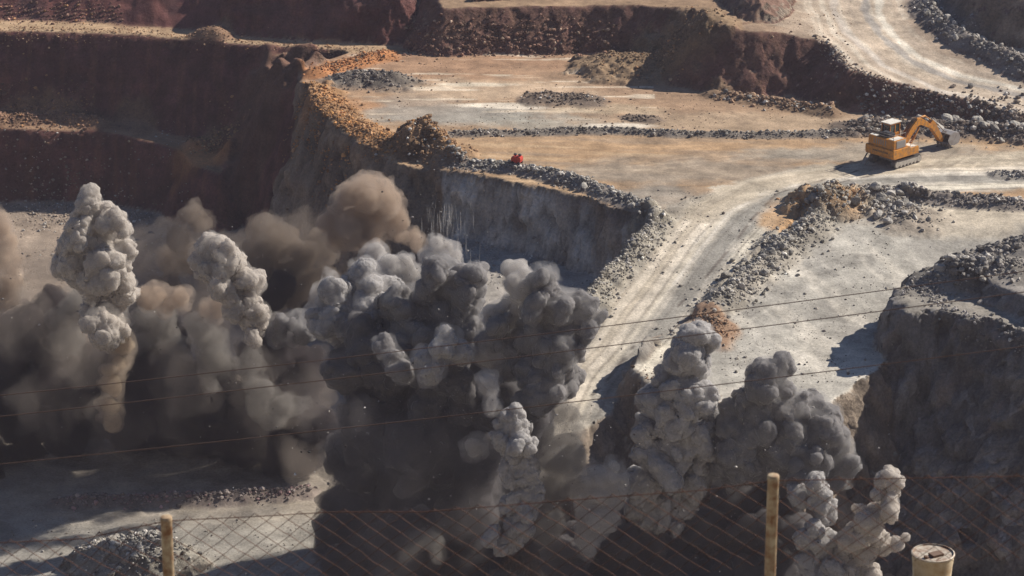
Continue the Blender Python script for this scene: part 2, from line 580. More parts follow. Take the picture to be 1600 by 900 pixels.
# bench: redder toward the back, grey sheet, cream scrapes
far = smooth(415, 452, Y) * Z(4)
mix(0.8 * far, C(.31, .185, .115))
mix(0.55 * Z(4) * smooth(.5, .75, n_lo), C(.31, .215, .14))
blob(730, 178, 0, 18, 5.0, C(.30, .275, .235), .95)
blob(640, 165, 0, 8, 6, C(.30, .25, .20), .7)
blob(850, 190, 0, 9, 5, C(.30, .28, .235), .8)
blob(1050, 150, 0, 22, 14, C(.30, .20, .13), .75)
blob(1180, 195, 0, 20, 6, C(.36, .27, .185), .7)
blob(780, 140, 0, 16, 6, C(.48, .36, .25), .75)
str_ = fbm2(X * 0.09, Y * 0.75, 4, 311)
mix(0.85 * Z(4) * smooth(.22, .42, str_) * smooth(470, 445, Y) * smooth(412, 425, Y) * (X < 22), C(.60, .50, .38))
blob(770, 164, 0, 6.5, 1.2, C(.66, .58, .47), .95, .3)
blob(740, 132, 0, 6, 1.0, C(.62, .54, .42), .8, .5)
blob(810, 168, 0, 5, 1.0, C(.66, .58, .47), .9, .3)
blob(965, 197, 0, 5.2, 1.5, C(.62, .55, .45), .9, .3)
blob(950, 170, 0, 9, 3.0, C(.45, .35, .24), .7)
# bench around the machine
mix(Z(4) * smooth(412, 404, Y) * 0.8, C(.37, .24, .135))
st2 = fbm2(X * 0.05, Y * 0.5 + X * 0.06, 4, 312)
mix(Z(4) * smooth(412, 404, Y) * smooth(.05, .4, st2) * .6, C(.48, .345, .215))
mix(Z(4) * smooth(412, 404, Y) * smooth(-.05, -.4, st2) * .6, C(.26, .20, .145))
blob(1080, 268, 0, 16, 5, C(.27, .225, .175), .8, .8)
blob(1150, 250, 0, 20, 3, C(.26, .21, .16), .5, .8)
blob(1030, 312, 0, 6, 6, C(.28, .25, .21), .8)
blob(1400, 240, 0, 18, 5, C(.30, .265, .215), .8)
# pit floor near
mix(Z(0) * smooth(.35, .8, n_md) * .6, C(.42, .36, .28))
mix(Z(0) * smooth(332, 322, Y) * .8, C(.29, .275, .245))
mix(Z(0) * smooth(350, 400, Y) * .8, C(.28, .215, .165))
# lower flat: pale scraped patches
mix(Z(6) * smooth(.42, .7, n_lo + .25 * (n_md - .5)) * .7, C(.52, .485, .42))
mix(Z(6) * smooth(.48, .7, n_md) * .6, C(.25, .232, .205))
mix(Z(6) * smooth(.2, .45, fbm2(X * .25 + Y * .1, Y * .07, 4, 320)) * .6, C(.58, .53, .45))
blob(1500, 340, -.8, 10, 6, C(.55, .47, .36), .7, .5)
blob(1560, 335, -.8, 9, 4, C(.55, .47, .36), .7, .5)

# haul roads: streaked along the way
def road(pts, hw, base, pale, dark, seed, k=1.0, tracks=()):
    P = PW(pts)
    d, s, side = dist_line(P, X, Y)
    t = d * side
    w = smooth(hw + .8, hw - 1.6, d + 1.4 * W2) * k
    mix(w, base)
    st = fbm2(t * 0.9 + .6 * W1, s * 0.02, 4, seed)
    st2_ = fbm2(t * 2.6, s * 0.035, 3, seed + 5)
    mix(w * smooth(.0, .45, st + .35 * st2_) * .85, pale)
    mix(w * smooth(-.05, -.5, st + .35 * st2_) * .6, dark)
    for off, half, c, kk in tracks:
        q = np.abs(t - off - .5 * W1)
        mix(w * smooth(half, half * .4, q + .5 * W2 * half) * kk, c)
    return w


rp = [(900, 690, -8.8), (950, 600, -7.0), (1010, 520, -4.9), (1070, 440, -3.0), (1110, 385, -1.6), (1150, 335, -.2), (1205, 303, 0), (1290, 284, 0), (1420, 276, 0), (1600, 272, 0), (1800, 275, 0)]
ROADM = road(rp, 7.6, C(.46, .41, .335), C(.66, .60, .51), C(.31, .285, .245), 330, 1.0,
             tracks=((4.2, 3.0, C(.54, .46, .35), .75), (-1.6, 2.6, C(.285, .265, .23), .95), (3.0, .9, C(.66, .58, .47), .9), (5.4, .8, C(.64, .56, .45), .8), (1.6, .4, C(.62, .55, .44), .7), (-5.0, 1.3, C(.64, .58, .47), .9),
                    (-6.4, .2, C(.24, .21, .175), .7), (-4.3, .2, C(.26, .23, .19), .7), (-2.7, .22, C(.46, .42, .36), .7), (-.6, .2, C(.20, .18, .155), .6), (.5, .22, C(.48, .43, .36), .7), (2.2, .22, C(.30, .26, .21), .7), (3.8, .22, C(.36, .31, .25), .7), (4.7, .2, C(.34, .29, .23), .6), (6.3, .25, C(.36, .30, .23), .6)))
ROADM = np.maximum(ROADM, road([(1100, 330, 0), (1180, 290, 0), (1300, 268, 0), (1420, 258, 0), (1600, 246, 0), (1800, 243, 0)], 3.2, C(.40, .335, .25), C(.50, .43, .33), C(.30, .26, .205), 331, .85))
hp = [(1320, -80, 11), (1330, 0, 9.2), (1350, 40, 8.2), (1400, 85, 6.6), (1480, 125, 4.4), (1600, 158, 2.8), (1800, 195, 1.4)]
ROADU = road(hp, 8.2, C(.46, .37, .28), C(.58, .50, .40), C(.37, .30, .235), 332, 1.0,
             tracks=((2.6, 1.0, C(.30, .275, .25), .8), (4.6, .9, C(.66, .60, .50), .9), (-2.5, .9, C(.52, .47, .42), .5)))
lp = [(0, 40, 0), (150, 45, 0), (300, 56, 0), (400, 66, 0), (530, 73, 0), (600, 80, 0)]
road(lp, 3.4, C(.40, .28, .17), C(.50, .37, .24), C(.32, .22, .135), 333, .85)

# dark tyre and track marks
def streak(pts, hw, c, k, gap=.5, seed=0):
    d, s, _ = dist_line(PW(pts), X, Y)
    mix(k * smooth(hw, hw * .4, d) * smooth(gap - .1, gap + .1, vnoise2(s * .5, s * 0, 400 + seed)), c)


DK = C(.12, .10, .085)
streak([(1390, 250, 0), (1330, 270, 0), (1270, 285, 0), (1215, 302, 0), (1170, 350, -.5), (1150, 380, -1.4), (1100, 440, -3), (1060, 480, -4)], .32, DK, .8, .45, 1)
streak([(1370, 272, 0), (1300, 288, 0), (1250, 296, 0)], .3, DK, .8, .45, 2)
streak([(1330, 252, 0), (1300, 268, 0)], .3, DK, .8, .3, 3)
streak([(990, 540, -5.4), (955, 585, -6.6), (925, 620, -7.6)], .35, DK, .8, .4, 4)

# tyre arcs left by the trucks, light and dark, in pairs
ra = np.random.default_rng(19)
for k in range(46):
    if k < 26:
        px0_, py0_, z_ = ra.uniform(700, 1500), ra.uniform(222, 300), 0.0
    elif k < 36:
        px0_, py0_, z_ = ra.uniform(620, 1150), ra.uniform(95, 200), 0.0
    else:
        px0_, py0_, z_ = ra.uniform(1150, 1560), ra.uniform(345, 600), -2.5
    c0 = np.array(at(px0_, py0_, z_)[:2])
    a0, bend, ln = ra.normal(.1, .5), ra.normal(0, .03), ra.uniform(10, 30)
    pts_ = [c0]
    for q in range(9):
        a0 += bend * ln / 9
        pts_.append(pts_[-1] + ln / 9 * np.array((math.cos(a0), math.sin(a0) * .9)))
    light = ra.random() < .6
    near = (np.abs(X - c0[0]) < ln + 8) & (np.abs(Y - c0[1]) < ln + 8) & Z(4, 6)
    ii = np.where(near)[0]
    for off in (0, 2.3):
        P_ = [(p[0] - off * math.sin(a0), p[1] + off * math.cos(a0)) for p in pts_]
        d_, s_, _ = dist_line(P_, X[ii], Y[ii])
        mk = smooth(.42, .12, d_) * smooth(0, 3, s_) * smooth(ln, ln - 4, s_) * ra.uniform(.25, .6) * smooth(.3, .5, vnoise2(s_ * .4, s_ * 0, 900 + k))
        CLR[ii] = CLR[ii] * (1 - mk[:, None]) + CLR[ii] * (1.45 if light else .58) * mk[:, None]

# rock faces
cliff = np.maximum(smooth(.75, 1.25, SLOPE), smooth(.35, .7, SLOPE) * (X < -30) * (Y > 440) * Z(2, 4))
strat = fbm2(X * .16, H * .5, 4, 340)
gully = fbm2(X * .5, Y * .5, 3, 341)
west = smooth(10, -30, X)
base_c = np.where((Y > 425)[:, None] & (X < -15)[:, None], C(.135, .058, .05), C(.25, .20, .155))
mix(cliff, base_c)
mix(cliff * smooth(.05, .4, strat) * .7, base_c * 1.5)
mix(cliff * smooth(.0, .45, gully) * .5, base_c * .7)
mix(cliff * Z(7, 8) * .95, C(.215, .205, .20))
mix(cliff * Z(7, 8) * smooth(.05, .4, strat) * .7, C(.29, .275, .26))
mix(cliff * Z(7, 8) * smooth(.12, .5, gully) * .35, C(.24, .17, .135))
alc = cliff * (Y > 360) * (X > -12) * (X < 25) * (H < -.6)
mix(alc * .95, C(.56, .53, .49))  # pale rock, raised further in place of missing bounce light
mix(alc * smooth(-.1, .3, fbm2(X * .9, H * .08, 3, 342)) * (.35 + .5 * smooth(5, 20, X)), C(.30, .22, .15))
mix(alc * smooth(-3.0, -.4, H) * .6 * smooth(0, 12, X), C(.19, .13, .10))
headf = cliff * (X < -10) * (X > -34) * (H > -22) * (Y < 452) * (Y > 370) * Z(4)
mix(headf * .95, C(.24, .195, .15))
mix(headf * smooth(.05, .4, fbm2(X * .7 + Y * .3, H * .07, 3, 343)) * .6, C(.30, .20, .12))
mix(headf * smooth(.1, .5, gully) * .5, C(.16, .12, .10))
# banks of tipped spoil under the upper road and the wall behind the bench
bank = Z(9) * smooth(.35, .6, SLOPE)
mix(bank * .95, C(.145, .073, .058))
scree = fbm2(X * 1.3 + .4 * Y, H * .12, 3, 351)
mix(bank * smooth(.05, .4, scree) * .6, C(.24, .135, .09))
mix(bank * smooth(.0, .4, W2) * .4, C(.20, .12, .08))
mix(Z(9) * (1 - smooth(.35, .6, SLOPE)) * (X < 36) * .85, C(.29, .19, .115))
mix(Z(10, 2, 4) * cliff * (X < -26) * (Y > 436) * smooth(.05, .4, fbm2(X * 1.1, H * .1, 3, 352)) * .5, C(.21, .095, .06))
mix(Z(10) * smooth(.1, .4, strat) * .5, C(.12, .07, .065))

def along(P, hw, c, k=1.0):
    d, s, _ = dist_line(P, X, Y)
    mix(k * smooth(hw * 1.25, hw * .65, d + .4 * hw * W2), c)


for P, c in ((R_MID, C(.21, .18, .15)), (R_ALC, C(.22, .19, .165)), (R_RAMPL, C(.30, .27, .22)), (R_RAMPR, C(.29, .26, .215)), (R_FLATT, C(.23, .195, .165)), (R_SPILL, C(.29, .245, .195)),
             (R_BANK, C(.16, .125, .10)), (R_TOPR, C(.22, .19, .165)), (R_GREY, C(.17, .145, .12)), (R_DARK1, C(.17, .13, .10)), (R_DARK2, C(.17, .13, .10)), (R_MOUND, C(.24, .165, .10)),
             (R_FOOT, C(.24, .16, .10)), (R_CONE, C(.20, .125, .08)), (R_TAL1, C(.23, .14, .085)), (R_TAL2, C(.22, .135, .085)), (R_TAL3, C(.21, .125, .08)), (R_TAL4, C(.15, .085, .06)),
             (R_RIGHT, C(.26, .235, .20)), (R_NEAR, C(.24, .22, .185)), (R_FLOOR, C(.22, .18, .155)), (R_ROCK, C(.21, .19, .165)), (R_ORNG, C(.27, .175, .115)), (R_MTOP, C(.21, .19, .165))):
    hw = [h for q, h in RIDGES if q is P][0]
    along(P, hw, c)
along(R_HEAD, 5.2, C(.29, .165, .08), .95 * (1 - .9 * cliff))
along(R_TIP, 5, C(.27, .165, .09), .95)
along(R_HEAD2, 3.2, C(.38, .17, .07), .95)
along(R_KNOLL, 4.4, C(.30, .25, .19), .9)
blob(1300, 322, 0, 4.5, 4, C(.38, .24, .13), .8, .4)
blob(1232, 345, -.6, 3.6, 6, C(.42, .25, .12), .8, .6)
blob(318, 255, -16, 4.6, 4, C(.42, .20, .085), .95, .5)
blob(530, 165, 0, 5, 4, C(.36, .19, .09), .8, .7)
blob(690, 235, 0, 3, 4, C(.42, .24, .11), .7, .5)
CLR *= (0.90 + 0.2 * n_hi)[:, None]
CLR[sel] *= (1 + .55 * blk * STEEP[sel] * SOFT[sel])[:, None]      # each broken block has its own tone
CLR = np.clip(CLR, .02, .75)

# ------------------------------------------------------------------ cut the sheet into the ground's own pieces
ny, nx = SH
idx = np.arange(nx * ny).reshape(SH)
Q = np.stack([idx[:-1, :-1], idx[:-1, 1:], idx[1:, 1:], idx[1:, :-1]], -1).reshape(-1, 4)
fs = STEEP[Q].mean(1)
fz = ZONE[Q[:, 0]]
froad = np.maximum(ROADM, ROADU)[Q].mean(1) > .5
fu = ROADU[Q].mean(1) > .5
kind = np.where(np.isin(fz, (20,)), 5, np.where(froad & fu, 1, np.where(froad, 0, np.where(fs > .5, 4, np.where(np.isin(fz, (0, 3)), 3, 2)))))
names = {0: ("haul_road", "pale dust haul road sweeping down past the blasted pit", "haul road"), 1: ("haul_road", "pale haul road curving down from the upper right corner", "haul road"),
         2: ("bench_terrain", "flat tan and grey benches of the quarry", "terrain"), 3: ("pit_ground", "grey pit floor around the blast", "ground"),
         4: ("slope_terrain", "steep reddish and grey rock faces and banks between the benches", "terrain"), 5: ("hill", "near slope below the fence", "hill")}
VALL = np.stack([VX, VY, H], 1)
# shared normals so the pieces meet without a seam
fn = np.cross(VALL[Q[:, 2]] - VALL[Q[:, 0]], VALL[Q[:, 3]] - VALL[Q[:, 1]])
VN = np.zeros_like(VALL)
for k in range(4):
    for a in range(3):
        VN[:, a] += np.bincount(Q[:, k], fn[:, a], len(VALL))
VN /= np.linalg.norm(VN, axis=1)[:, None] + 1e-9
for k, (nm, lb, ct) in names.items():
    f = Q[kind == k]
    u, inv = np.unique(f, return_inverse=True)
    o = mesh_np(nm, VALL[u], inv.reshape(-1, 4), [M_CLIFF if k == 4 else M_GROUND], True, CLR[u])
    o.data.normals_split_custom_set_from_vertices(VN[u].astype(np.float32))
    tag(o, lb, ct, kind="structure")

# ------------------------------------------------------------------ blast dust: every jet is a closed billowing body
def ico(sub):
    bm = bmesh.new()
    bmesh.ops.create_icosphere(bm, subdivisions=sub, radius=1.0)
    v = np.array([q.co[:] for q in bm.verts])
    f = np.array([[w.index for w in p.verts] for p in bm.faces])
    bm.free()
    return v, f


ICO1, ICO2, ICO3 = ico(1), ico(2), ico(3)


def rand_dirs(n, r):
    d = r.normal(size=(n, 3))
    return d / np.linalg.norm(d, axis=1)[:, None]


def billow(lobes, r, levels=((9, .46, .30), (8, .40, .34)), up=0.25):
    """lobes (n,4) -> spheres with smaller and smaller puffs budding from them"""
    allS = [lobes]
    cur = lobes
    for n, fr, spread in levels:
        out = []
        for c in cur:
            d = rand_dirs(n, r)
            d[:, 2] += up
            d /= np.linalg.norm(d, axis=1)[:, None]
            rad = c[3] * fr * r.uniform(.55, 1.25, n)
            out.append(np.concatenate([c[:3] + d * (c[3] * r.uniform(.74, 1.0, n))[:, None], rad[:, None]], 1))
        cur = np.concatenate(out)
        allS.append(cur)
    return np.concatenate(allS)


def remeshed(S, voxel):
    Vs, Fs, base = [], [], 0
    for lo, hi, (tv, tf) in ((.75, 99, ICO2), (voxel * 1.15, .75, ICO1)):
        T = S[(S[:, 3] > lo) & (S[:, 3] <= hi)]
        Vs.append((T[:, None, :3] + tv[None] * T[:, None, 3:4]).reshape(-1, 3))
        Fs.append((tf[None] + (base + np.arange(len(T)) * len(tv))[:, None, None]).reshape(-1, 3))
        base += len(Vs[-1])
    V, F = np.concatenate(Vs), np.concatenate(Fs)
    o = mesh_np("tmp_puffs", V, F)
    md = o.modifiers.new("r", 'REMESH')
    md.mode = 'VOXEL'
    md.voxel_size = voxel
    dg = bpy.context.evaluated_depsgraph_get()
    ev = o.evaluated_get(dg)
    me = ev.to_mesh()
    n = len(me.vertices)
    v = np.empty(n * 3, np.float32)
    me.vertices.foreach_get("co", v)
    nr = np.empty(n * 3, np.float32)
    me.vertices.foreach_get("normal", nr)
    q = np.empty(len(me.loops), np.int32)
    me.loops.foreach_get("vertex_index", q)
    tot = np.empty(len(me.polygons), np.int32)
    me.polygons.foreach_get("loop_total", tot)
    ev.to_mesh_clear()
    md_ = o.data
    bpy.data.objects.remove(o)
    bpy.data.meshes.remove(md_)
    assert (tot == 4).all()
    return v.reshape(-1, 3).astype(float), nr.reshape(-1, 3).astype(float), q.reshape(-1, 4)


def mat_dust(name, col, dens, skin, skin_col, noise=0.0, nscale=.25, zs=.55):
    """dust: a scattering volume inside the body and a partly transparent, finely curdled skin of the thickest dust"""
    m, nt, b, out = new_mat(name)
    nt.nodes.remove(b)
    L = nt.links.new
    geo = nd(nt, "ShaderNodeNewGeometry")
    sc = nd(nt, "ShaderNodeVolumePrincipled")
    sc.inputs["Color"].default_value = (*col, 1)
    sc.inputs["Density"].default_value = dens
    sc.inputs["Anisotropy"].default_value = 0.0
    L(sc.outputs[0], out.inputs["Volume"])
    if noise:
        mp = nd(nt, "ShaderNodeMapping")
        mp.inputs["Scale"].default_value = (1, 1, zs)
        n = nd(nt, "ShaderNodeTexNoise", Scale=nscale, Detail=4.0, Roughness=.6, Distortion=.6)
        r = nd(nt, "ShaderNodeMapRange")
        r.inputs[1].default_value, r.inputs[2].default_value, r.inputs[3].default_value, r.inputs[4].default_value = .5 - .16 / noise, .5 + .2, 0.0, dens * 2.2
        L(geo.outputs["Position"], mp.inputs["Vector"])
        L(mp.outputs[0], n.inputs["Vector"])
        L(n.outputs["Fac"], r.inputs[0])
        L(r.outputs[0], sc.inputs["Density"])
    if skin > 0:
        tr = nd(nt, "ShaderNodeBsdfTransparent")
        df = nd(nt, "ShaderNodeBsdfDiffuse")
        df.inputs["Color"].default_value = (*skin_col, 1)
        mx = nd(nt, "ShaderNodeMixShader")
        mx.inputs[0].default_value = skin
        if skin > .1:
            na = nd(nt, "ShaderNodeTexNoise", Scale=1.5, Detail=6.0, Roughness=.62, Distortion=.8)
            nb = nd(nt, "ShaderNodeTexVoronoi", Scale=2.6, feature='SMOOTH_F1')
            L(geo.outputs["Position"], na.inputs["Vector"])
            wv = nd(nt, "ShaderNodeVectorMath", operation='MULTIPLY_ADD')
            wv.inputs[1].default_value = (.5, .5, .5)
            L(na.outputs["Color"], wv.inputs[0])
            L(geo.outputs["Position"], wv.inputs[2])
            L(wv.outputs[0], nb.inputs["Vector"])
            ra = nd(nt, "ShaderNodeMapRange")
            ra.inputs[1].default_value, ra.inputs[2].default_value, ra.inputs[3].default_value, ra.inputs[4].default_value = .3, .68, skin * .6, min(.95, skin * 1.4)
            L(na.outputs["Fac"], ra.inputs[0])
            L(ra.outputs[0], mx.inputs[0])
            hm = nd(nt, "ShaderNodeMath", operation='MULTIPLY_ADD')
            hm.inputs[1].default_value = -.9
            L(nb.outputs["Distance"], hm.inputs[0])
            L(na.outputs["Fac"], hm.inputs[2])
            bp = nd(nt, "ShaderNodeBump", Strength=.5, Distance=.36)
            L(hm.outputs[0], bp.inputs["Height"])
            L(bp.outputs[0], df.inputs["Normal"])
        L(tr.outputs[0], mx.inputs[1])
        L(df.outputs[0], mx.inputs[2])
        L(mx.outputs[0], out.inputs["Surface"])
    return m


M_FRINGE = {}
FRINGE_COL = {'dark_fold_dust': (.36, .34, .34), 'charcoal_dust': (.55, .53, .52), 'shade_toned_dust': (.22, .21, .215), 'umber_dust': (.38, .32, .27), 'shade_black_veil_dust': (.13, .115, .115), 'dim_grey_dust': (.34, .315, .29), 'tan_dust': (.6, .5, .42), 'ochre_dust': (.64, .54, .44), 'cream_dust': (.76, .71, .66)}  # fringes of the shade-coloured dusts are darkened to match


def fringe_mat(col, dens):
    k = (col, dens)
    if k not in M_FRINGE:
        M_FRINGE[k] = mat_dust("dust_fringe", col, dens, 0, None, 1.1, .85, .8)
    return M_FRINGE[k]


def vwarp(v, sz, am, seed):
    return v + am * (np.stack([vnoise3(v[:, 0] / sz, v[:, 1] / sz, v[:, 2] / sz, seed + j) for j in range(3)], 1) - .5)


def plume(name, lobes, depth, mat, seed, voxel=.34, levels=((9, .46, .3), (8, .40, .34)), dsp=(.5, .22), label=None, group=None, depth_jit=1.3, cat="dust plume", fringe=.55, fdens=.30, fcol=None, rs=.87):
    """lobes: (px, py, radius_px[, depth offset m]) seen on the photo, at horizontal distance depth"""
    r = np.random.default_rng(seed)
    fcol = fcol or FRINGE_COL.get(mat.name, (.74, .71, .69))
    L_ = []
    for lb in lobes:
        px, py, rp = lb[:3]
        dy = lb[3] if len(lb) > 3 else 0.0
        p = at_y(px, py, depth + dy)
        s = px_m(p[1], p[2])
        rad = rs * rp / s
        L_.append((p[0], p[1] + r.uniform(-1, 1) * depth_jit * rad, p[2], rad))
    S = billow(np.array(L_), r, levels)
    v, n, q = remeshed(S, voxel)
    # pull the round puffs out of shape, then bud them at four sizes
    v = vwarp(vwarp(v, 3.6, 2.2 * dsp[0], seed + 70), 1.4, .9 * dsp[0], seed + 80)
    a = 0
    for k, (sz, am) in enumerate(((2.4, dsp[0]), (1.15, dsp[1]), (.55, dsp[1] * .65), (.3, dsp[1] * .25))):
        w = np.stack([vnoise3(v[:, 0] / sz, v[:, 1] / sz, v[:, 2] / sz, seed + 50 + j) for j in range(3)], 1) - .5
        a = a + am * (0.62 - cell3(v / sz + .9 * w + 3.1 * seed, seed + k) ** 1.5)
    v = v + n * a[:, None]
    o = mesh_np(name, v, q, [mat], True)
    tag(o, label, cat, group)
    if fringe:
        S2 = S.copy()
        S2[:, 3] += fringe * r.uniform(.3, 1.5, len(S2))
        v2, n2, q2 = remeshed(S2[S2[:, 3] > .6], max(.4, voxel * 1.5))
        v2 = vwarp(vwarp(v2, 3.6, 2.2 * dsp[0], seed + 70), 1.1, 1.5 * fringe, seed + 90)
        mesh_np("dust_fringe", v2, q2, [fringe_mat(fcol, fdens)], True, parent=o)
    return o


LV = ((10, .5, .3), (10, .45, .34))
LVS = ((8, .55, .3), (6, .45, .34))
LV = ((11, .5, .3), (9, .42, .3), (6, .42, .3))
D_GREY = mat_dust("grey_dust", (.54, .52, .51), 3.0, .40, (.53, .51, .50))
D_CHAR = mat_dust("charcoal_dust", (.38, .365, .365), 2.8, .36, (.33, .315, .312))
D_STREAK = mat_dust("streaked_veil_dust", (.24, .22, .22), .035, .004, (.15, .14, .135), 1.6, .5, .12)
D_SHADE = mat_dust("shade_toned_dust", (.29, .27, .27), 1.4, .12, (.12, .112, .112))  # shade on the lower cloud is put into this dark colour
D_WHITE = mat_dust("cream_dust", (.74, .69, .64), 2.6, .36, (.58, .53, .48))
D_TAN = mat_dust("tan_dust", (.64, .53, .43), .8, .04, (.34, .26, .19), 1.2, .4, .8)
D_UMBER = mat_dust("umber_dust", (.34, .28, .23), .4, .015, (.15, .12, .09), 1.2, .35, .7)
D_PALE = mat_dust("pale_grey_dust", (.74, .71, .68), 1.3, .2, (.44, .415, .39))  # paler tone also stands in for sunlit crowns of the cloud
D_SHADE_VEIL = mat_dust("shade_black_veil_dust", (.12, .10, .10), .8, .01, (.05, .045, .045), 1.3, .22, .4)  # near black colour stands in for shade on the left dust
D_DIM = mat_dust("dim_grey_dust", (.36, .335, .31), .5, .02, (.17, .155, .14), 1.2, .6, .45)
D_HAZE = mat_dust("thin_brown_dust", (.36, .305, .26), .085, .004, (.12, .1, .08), 1.2, .12, .5)
D_HAZEF = mat_dust("hanging_dust", (.44, .385, .34), .04, .003, (.2, .17, .15), 1.3, .16, .3)
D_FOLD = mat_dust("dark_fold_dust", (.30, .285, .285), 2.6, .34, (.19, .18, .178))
D_ORNG = mat_dust("ochre_dust", (.70, .60, .48), 1.0, .12, (.38, .30, .21))

# --- right-hand jets
plume("dust_plume", [(1085, 512, 15), (1097, 535, 17), (1072, 550, 18), (1103, 552, 14), (1056, 570, 18), (1076, 580, 23), (1100, 590, 16), (1032, 597, 15), (1050, 610, 26), (1082, 617, 24), (1100, 612, 13), (1014, 625, 11),
                     (1040, 635, 24), (1085, 640, 24), (1062, 657, 28), (1026, 675, 22), (1003, 680, 12), (1073, 682, 29), (1095, 668, 11), (1030, 718, 30), (1078, 722, 23), (1003, 755, 22), (1083, 760, 18), (1050, 770, 30), (1068, 798, 19), (1010, 800, 24), (1061, 824, 9)],
      302, D_GREY, 1, .24, LV, (1.0, .75), "tall narrow column of grey dust rising in front of the pale flat", fringe=.38)
plume("dust_plume", [(1200, 575, 17), (1220, 571, 13), (1188, 590, 12), (1192, 606, 19), (1222, 606, 15), (1162, 628, 14), (1145, 655, 20), (1180, 648, 24), (1220, 643, 22), (1258, 638, 21), (1288, 662, 20), (1150, 690, 24), (1122, 697, 17), (1190, 675, 28),
                     (1230, 675, 28), (1273, 678, 26), (1299, 702, 19), (1314, 721, 11), (1210, 715, 30), (1250, 715, 28), (1160, 725, 29), (1124, 732, 17), (1298, 742, 15)],
      303, D_CHAR, 2, .22, LV, (1.0, .75), "broad mushroom of dark grey dust behind the right fence post")
plume("dust_plume", [(1272, 752, 15), (1280, 780, 17), (1252, 775, 14), (1286, 810, 16), (1262, 830, 18), (1290, 850, 18), (1265, 880, 20), (1300, 890, 18), (1320, 860, 10), (1280, 915, 24), (1310, 930, 24)],
      297, D_GREY, 3, .22, LV, (.8, .6), "knobbly pale grey dust column just right of the right fence post", fringe=.3)
plume("dust_plume", [(1392, 748, 13), (1407, 757, 12), (1377, 768, 10), (1390, 782, 15), (1370, 802, 17), (1350, 822, 17), (1402, 775, 8), (1362, 763, 6), (1342, 797, 9), (1330, 842, 17), (1370, 850, 11), (1398, 841, 6), (1411, 838, 5), (1350, 870, 15), (1380, 864, 10),
                     (1400, 860, 7), (1330, 887, 17), (1360, 900, 16), (1340, 925, 22)],
      296, D_WHITE, 4, .20, LV, (.7, .55), "small white topped dust jet leaning right beside the drum", fringe=.28)
plume("shade_toned_dust_cloud", [(1160, 785, 34), (1215, 778, 34), (1180, 840, 38), (1235, 830, 28), (1150, 890, 38), (1210, 895, 36), (1110, 830, 30), (1100, 900, 40)], 304, D_SHADE, 5, .34, LVS, (1.0, .5),
      "dust under the broad mushroom cloud, its shade put in as black colour", cat="dust cloud")
plume("dust_plume", [(932, 760, 20), (955, 742, 10), (962, 727, 7), (964, 750, 9), (950, 778, 16), (905, 770, 14), (915, 800, 16), (916, 832, 13), (922, 858, 10), (940, 805, 16)], 299, D_PALE, 6, .22, LV, (.7, .5),
      "low pale dust burst with a thin spike between two columns")
plume("shade_toned_dust_cloud", [(980, 850, 34), (930, 880, 38), (1020, 880, 36), (880, 860, 36), (1060, 890, 30), (980, 910, 40), (900, 920, 40)], 303, D_SHADE, 7, .34, LVS, (1.0, .5),
      "dust along the lower edge below the low pale burst, its shade coloured dark", cat="dust cloud")
# --- central mass
plume("dust_plume", [(814, 443, 22), (812, 424, 12), (822, 485, 17), (795, 492, 18), (791, 510, 22), (797, 536, 24), (818, 524, 16), (770, 482, 14), (775, 544, 20)], 308, D_PALE, 8, .24, LV, (.9, .6),
      "light grey dust finger in the middle of the great cloud")
plume("dust_plume", [(856, 446, 20), (845, 430, 10), (872, 476, 24), (898, 490, 24), (910, 467, 10), (917, 519, 18), (888, 512, 27), (860, 504, 22), (872, 544, 22), (850, 559, 22), (832, 582, 27), (868, 569, 20), (846, 609, 24), (878, 606, 20), (855, 534, 20), (905, 542, 12), (890, 579, 10)],
      305, D_CHAR, 9, .23, LV, (1.0, .75), "bulging grey dust column against the haul road")
plume("dust_plume", [(697, 457, 33), (677, 433, 18), (716, 490, 24), (722, 462, 16), (742, 433, 17), (735, 452, 14), (690, 509, 24), (706, 534, 22), (735, 514, 18), (664, 482, 20), (640, 504, 27), (648, 534, 28), (622, 469, 20), (630, 492, 20), (668, 564, 16), (655, 579, 10), (675, 589, 9), (745, 482, 12), (720, 559, 16), (740, 549, 16)],
      314, D_CHAR, 10, .23, LV, (1.0, .75), "largest rolling grey cloud head in the centre of the blast")
plume("dust_plume", [(521, 447, 19), (505, 460, 14), (540, 455, 13), (521, 486, 28), (500, 490, 16), (569, 434, 15), (585, 445, 14), (570, 486, 28), (600, 470, 20), (545, 520, 26), (580, 530, 26), (602, 551, 14), (622, 577, 11), (610, 585, 12)],
      321, D_GREY, 11, .28, LV, (1.0, .7), "grey dust lobe with pale crown at the left of the great cloud")
plume("dust_plume", [(609, 424, 24), (590, 412, 14), (630, 417, 16), (640, 437, 16), (600, 447, 18)], 330, D_PALE, 12, .28, LV, (.9, .5), "soft pale puff behind the great grey cloud")
plume("shade_toned_dust_cloud", [(560, 590, 38), (640, 610, 48), (720, 600, 36), (580, 660, 52), (660, 690, 60), (740, 670, 44), (790, 620, 34), (830, 650, 30), (560, 740, 48), (640, 770, 62), (730, 760, 56), (560, 820, 50), (640, 850, 60), (720, 850, 60), (800, 860, 50), (850, 840, 40), (560, 890, 54), (660, 920, 60), (780, 930, 60), (545, 930, 44)],
      314, D_SHADE, 13, .40, LVS, (1.2, .5), "huge dust body hanging below the grey cloud heads, its shade coloured near black", cat="dust cloud", fringe=1.2, fdens=.2)
plume("dust_plume", [(800, 668, 17), (812, 690, 20), (790, 695, 17), (806, 725, 24), (795, 745, 16), (822, 745, 15), (818, 772, 20), (800, 790, 19), (822, 800, 13), (808, 822, 17), (800, 850, 14), (770, 835, 10)], 297, D_GREY, 14, .20, LV, (.8, .7),
      "crisp small cauliflower jet low in front of the dark dust", fringe=.28)
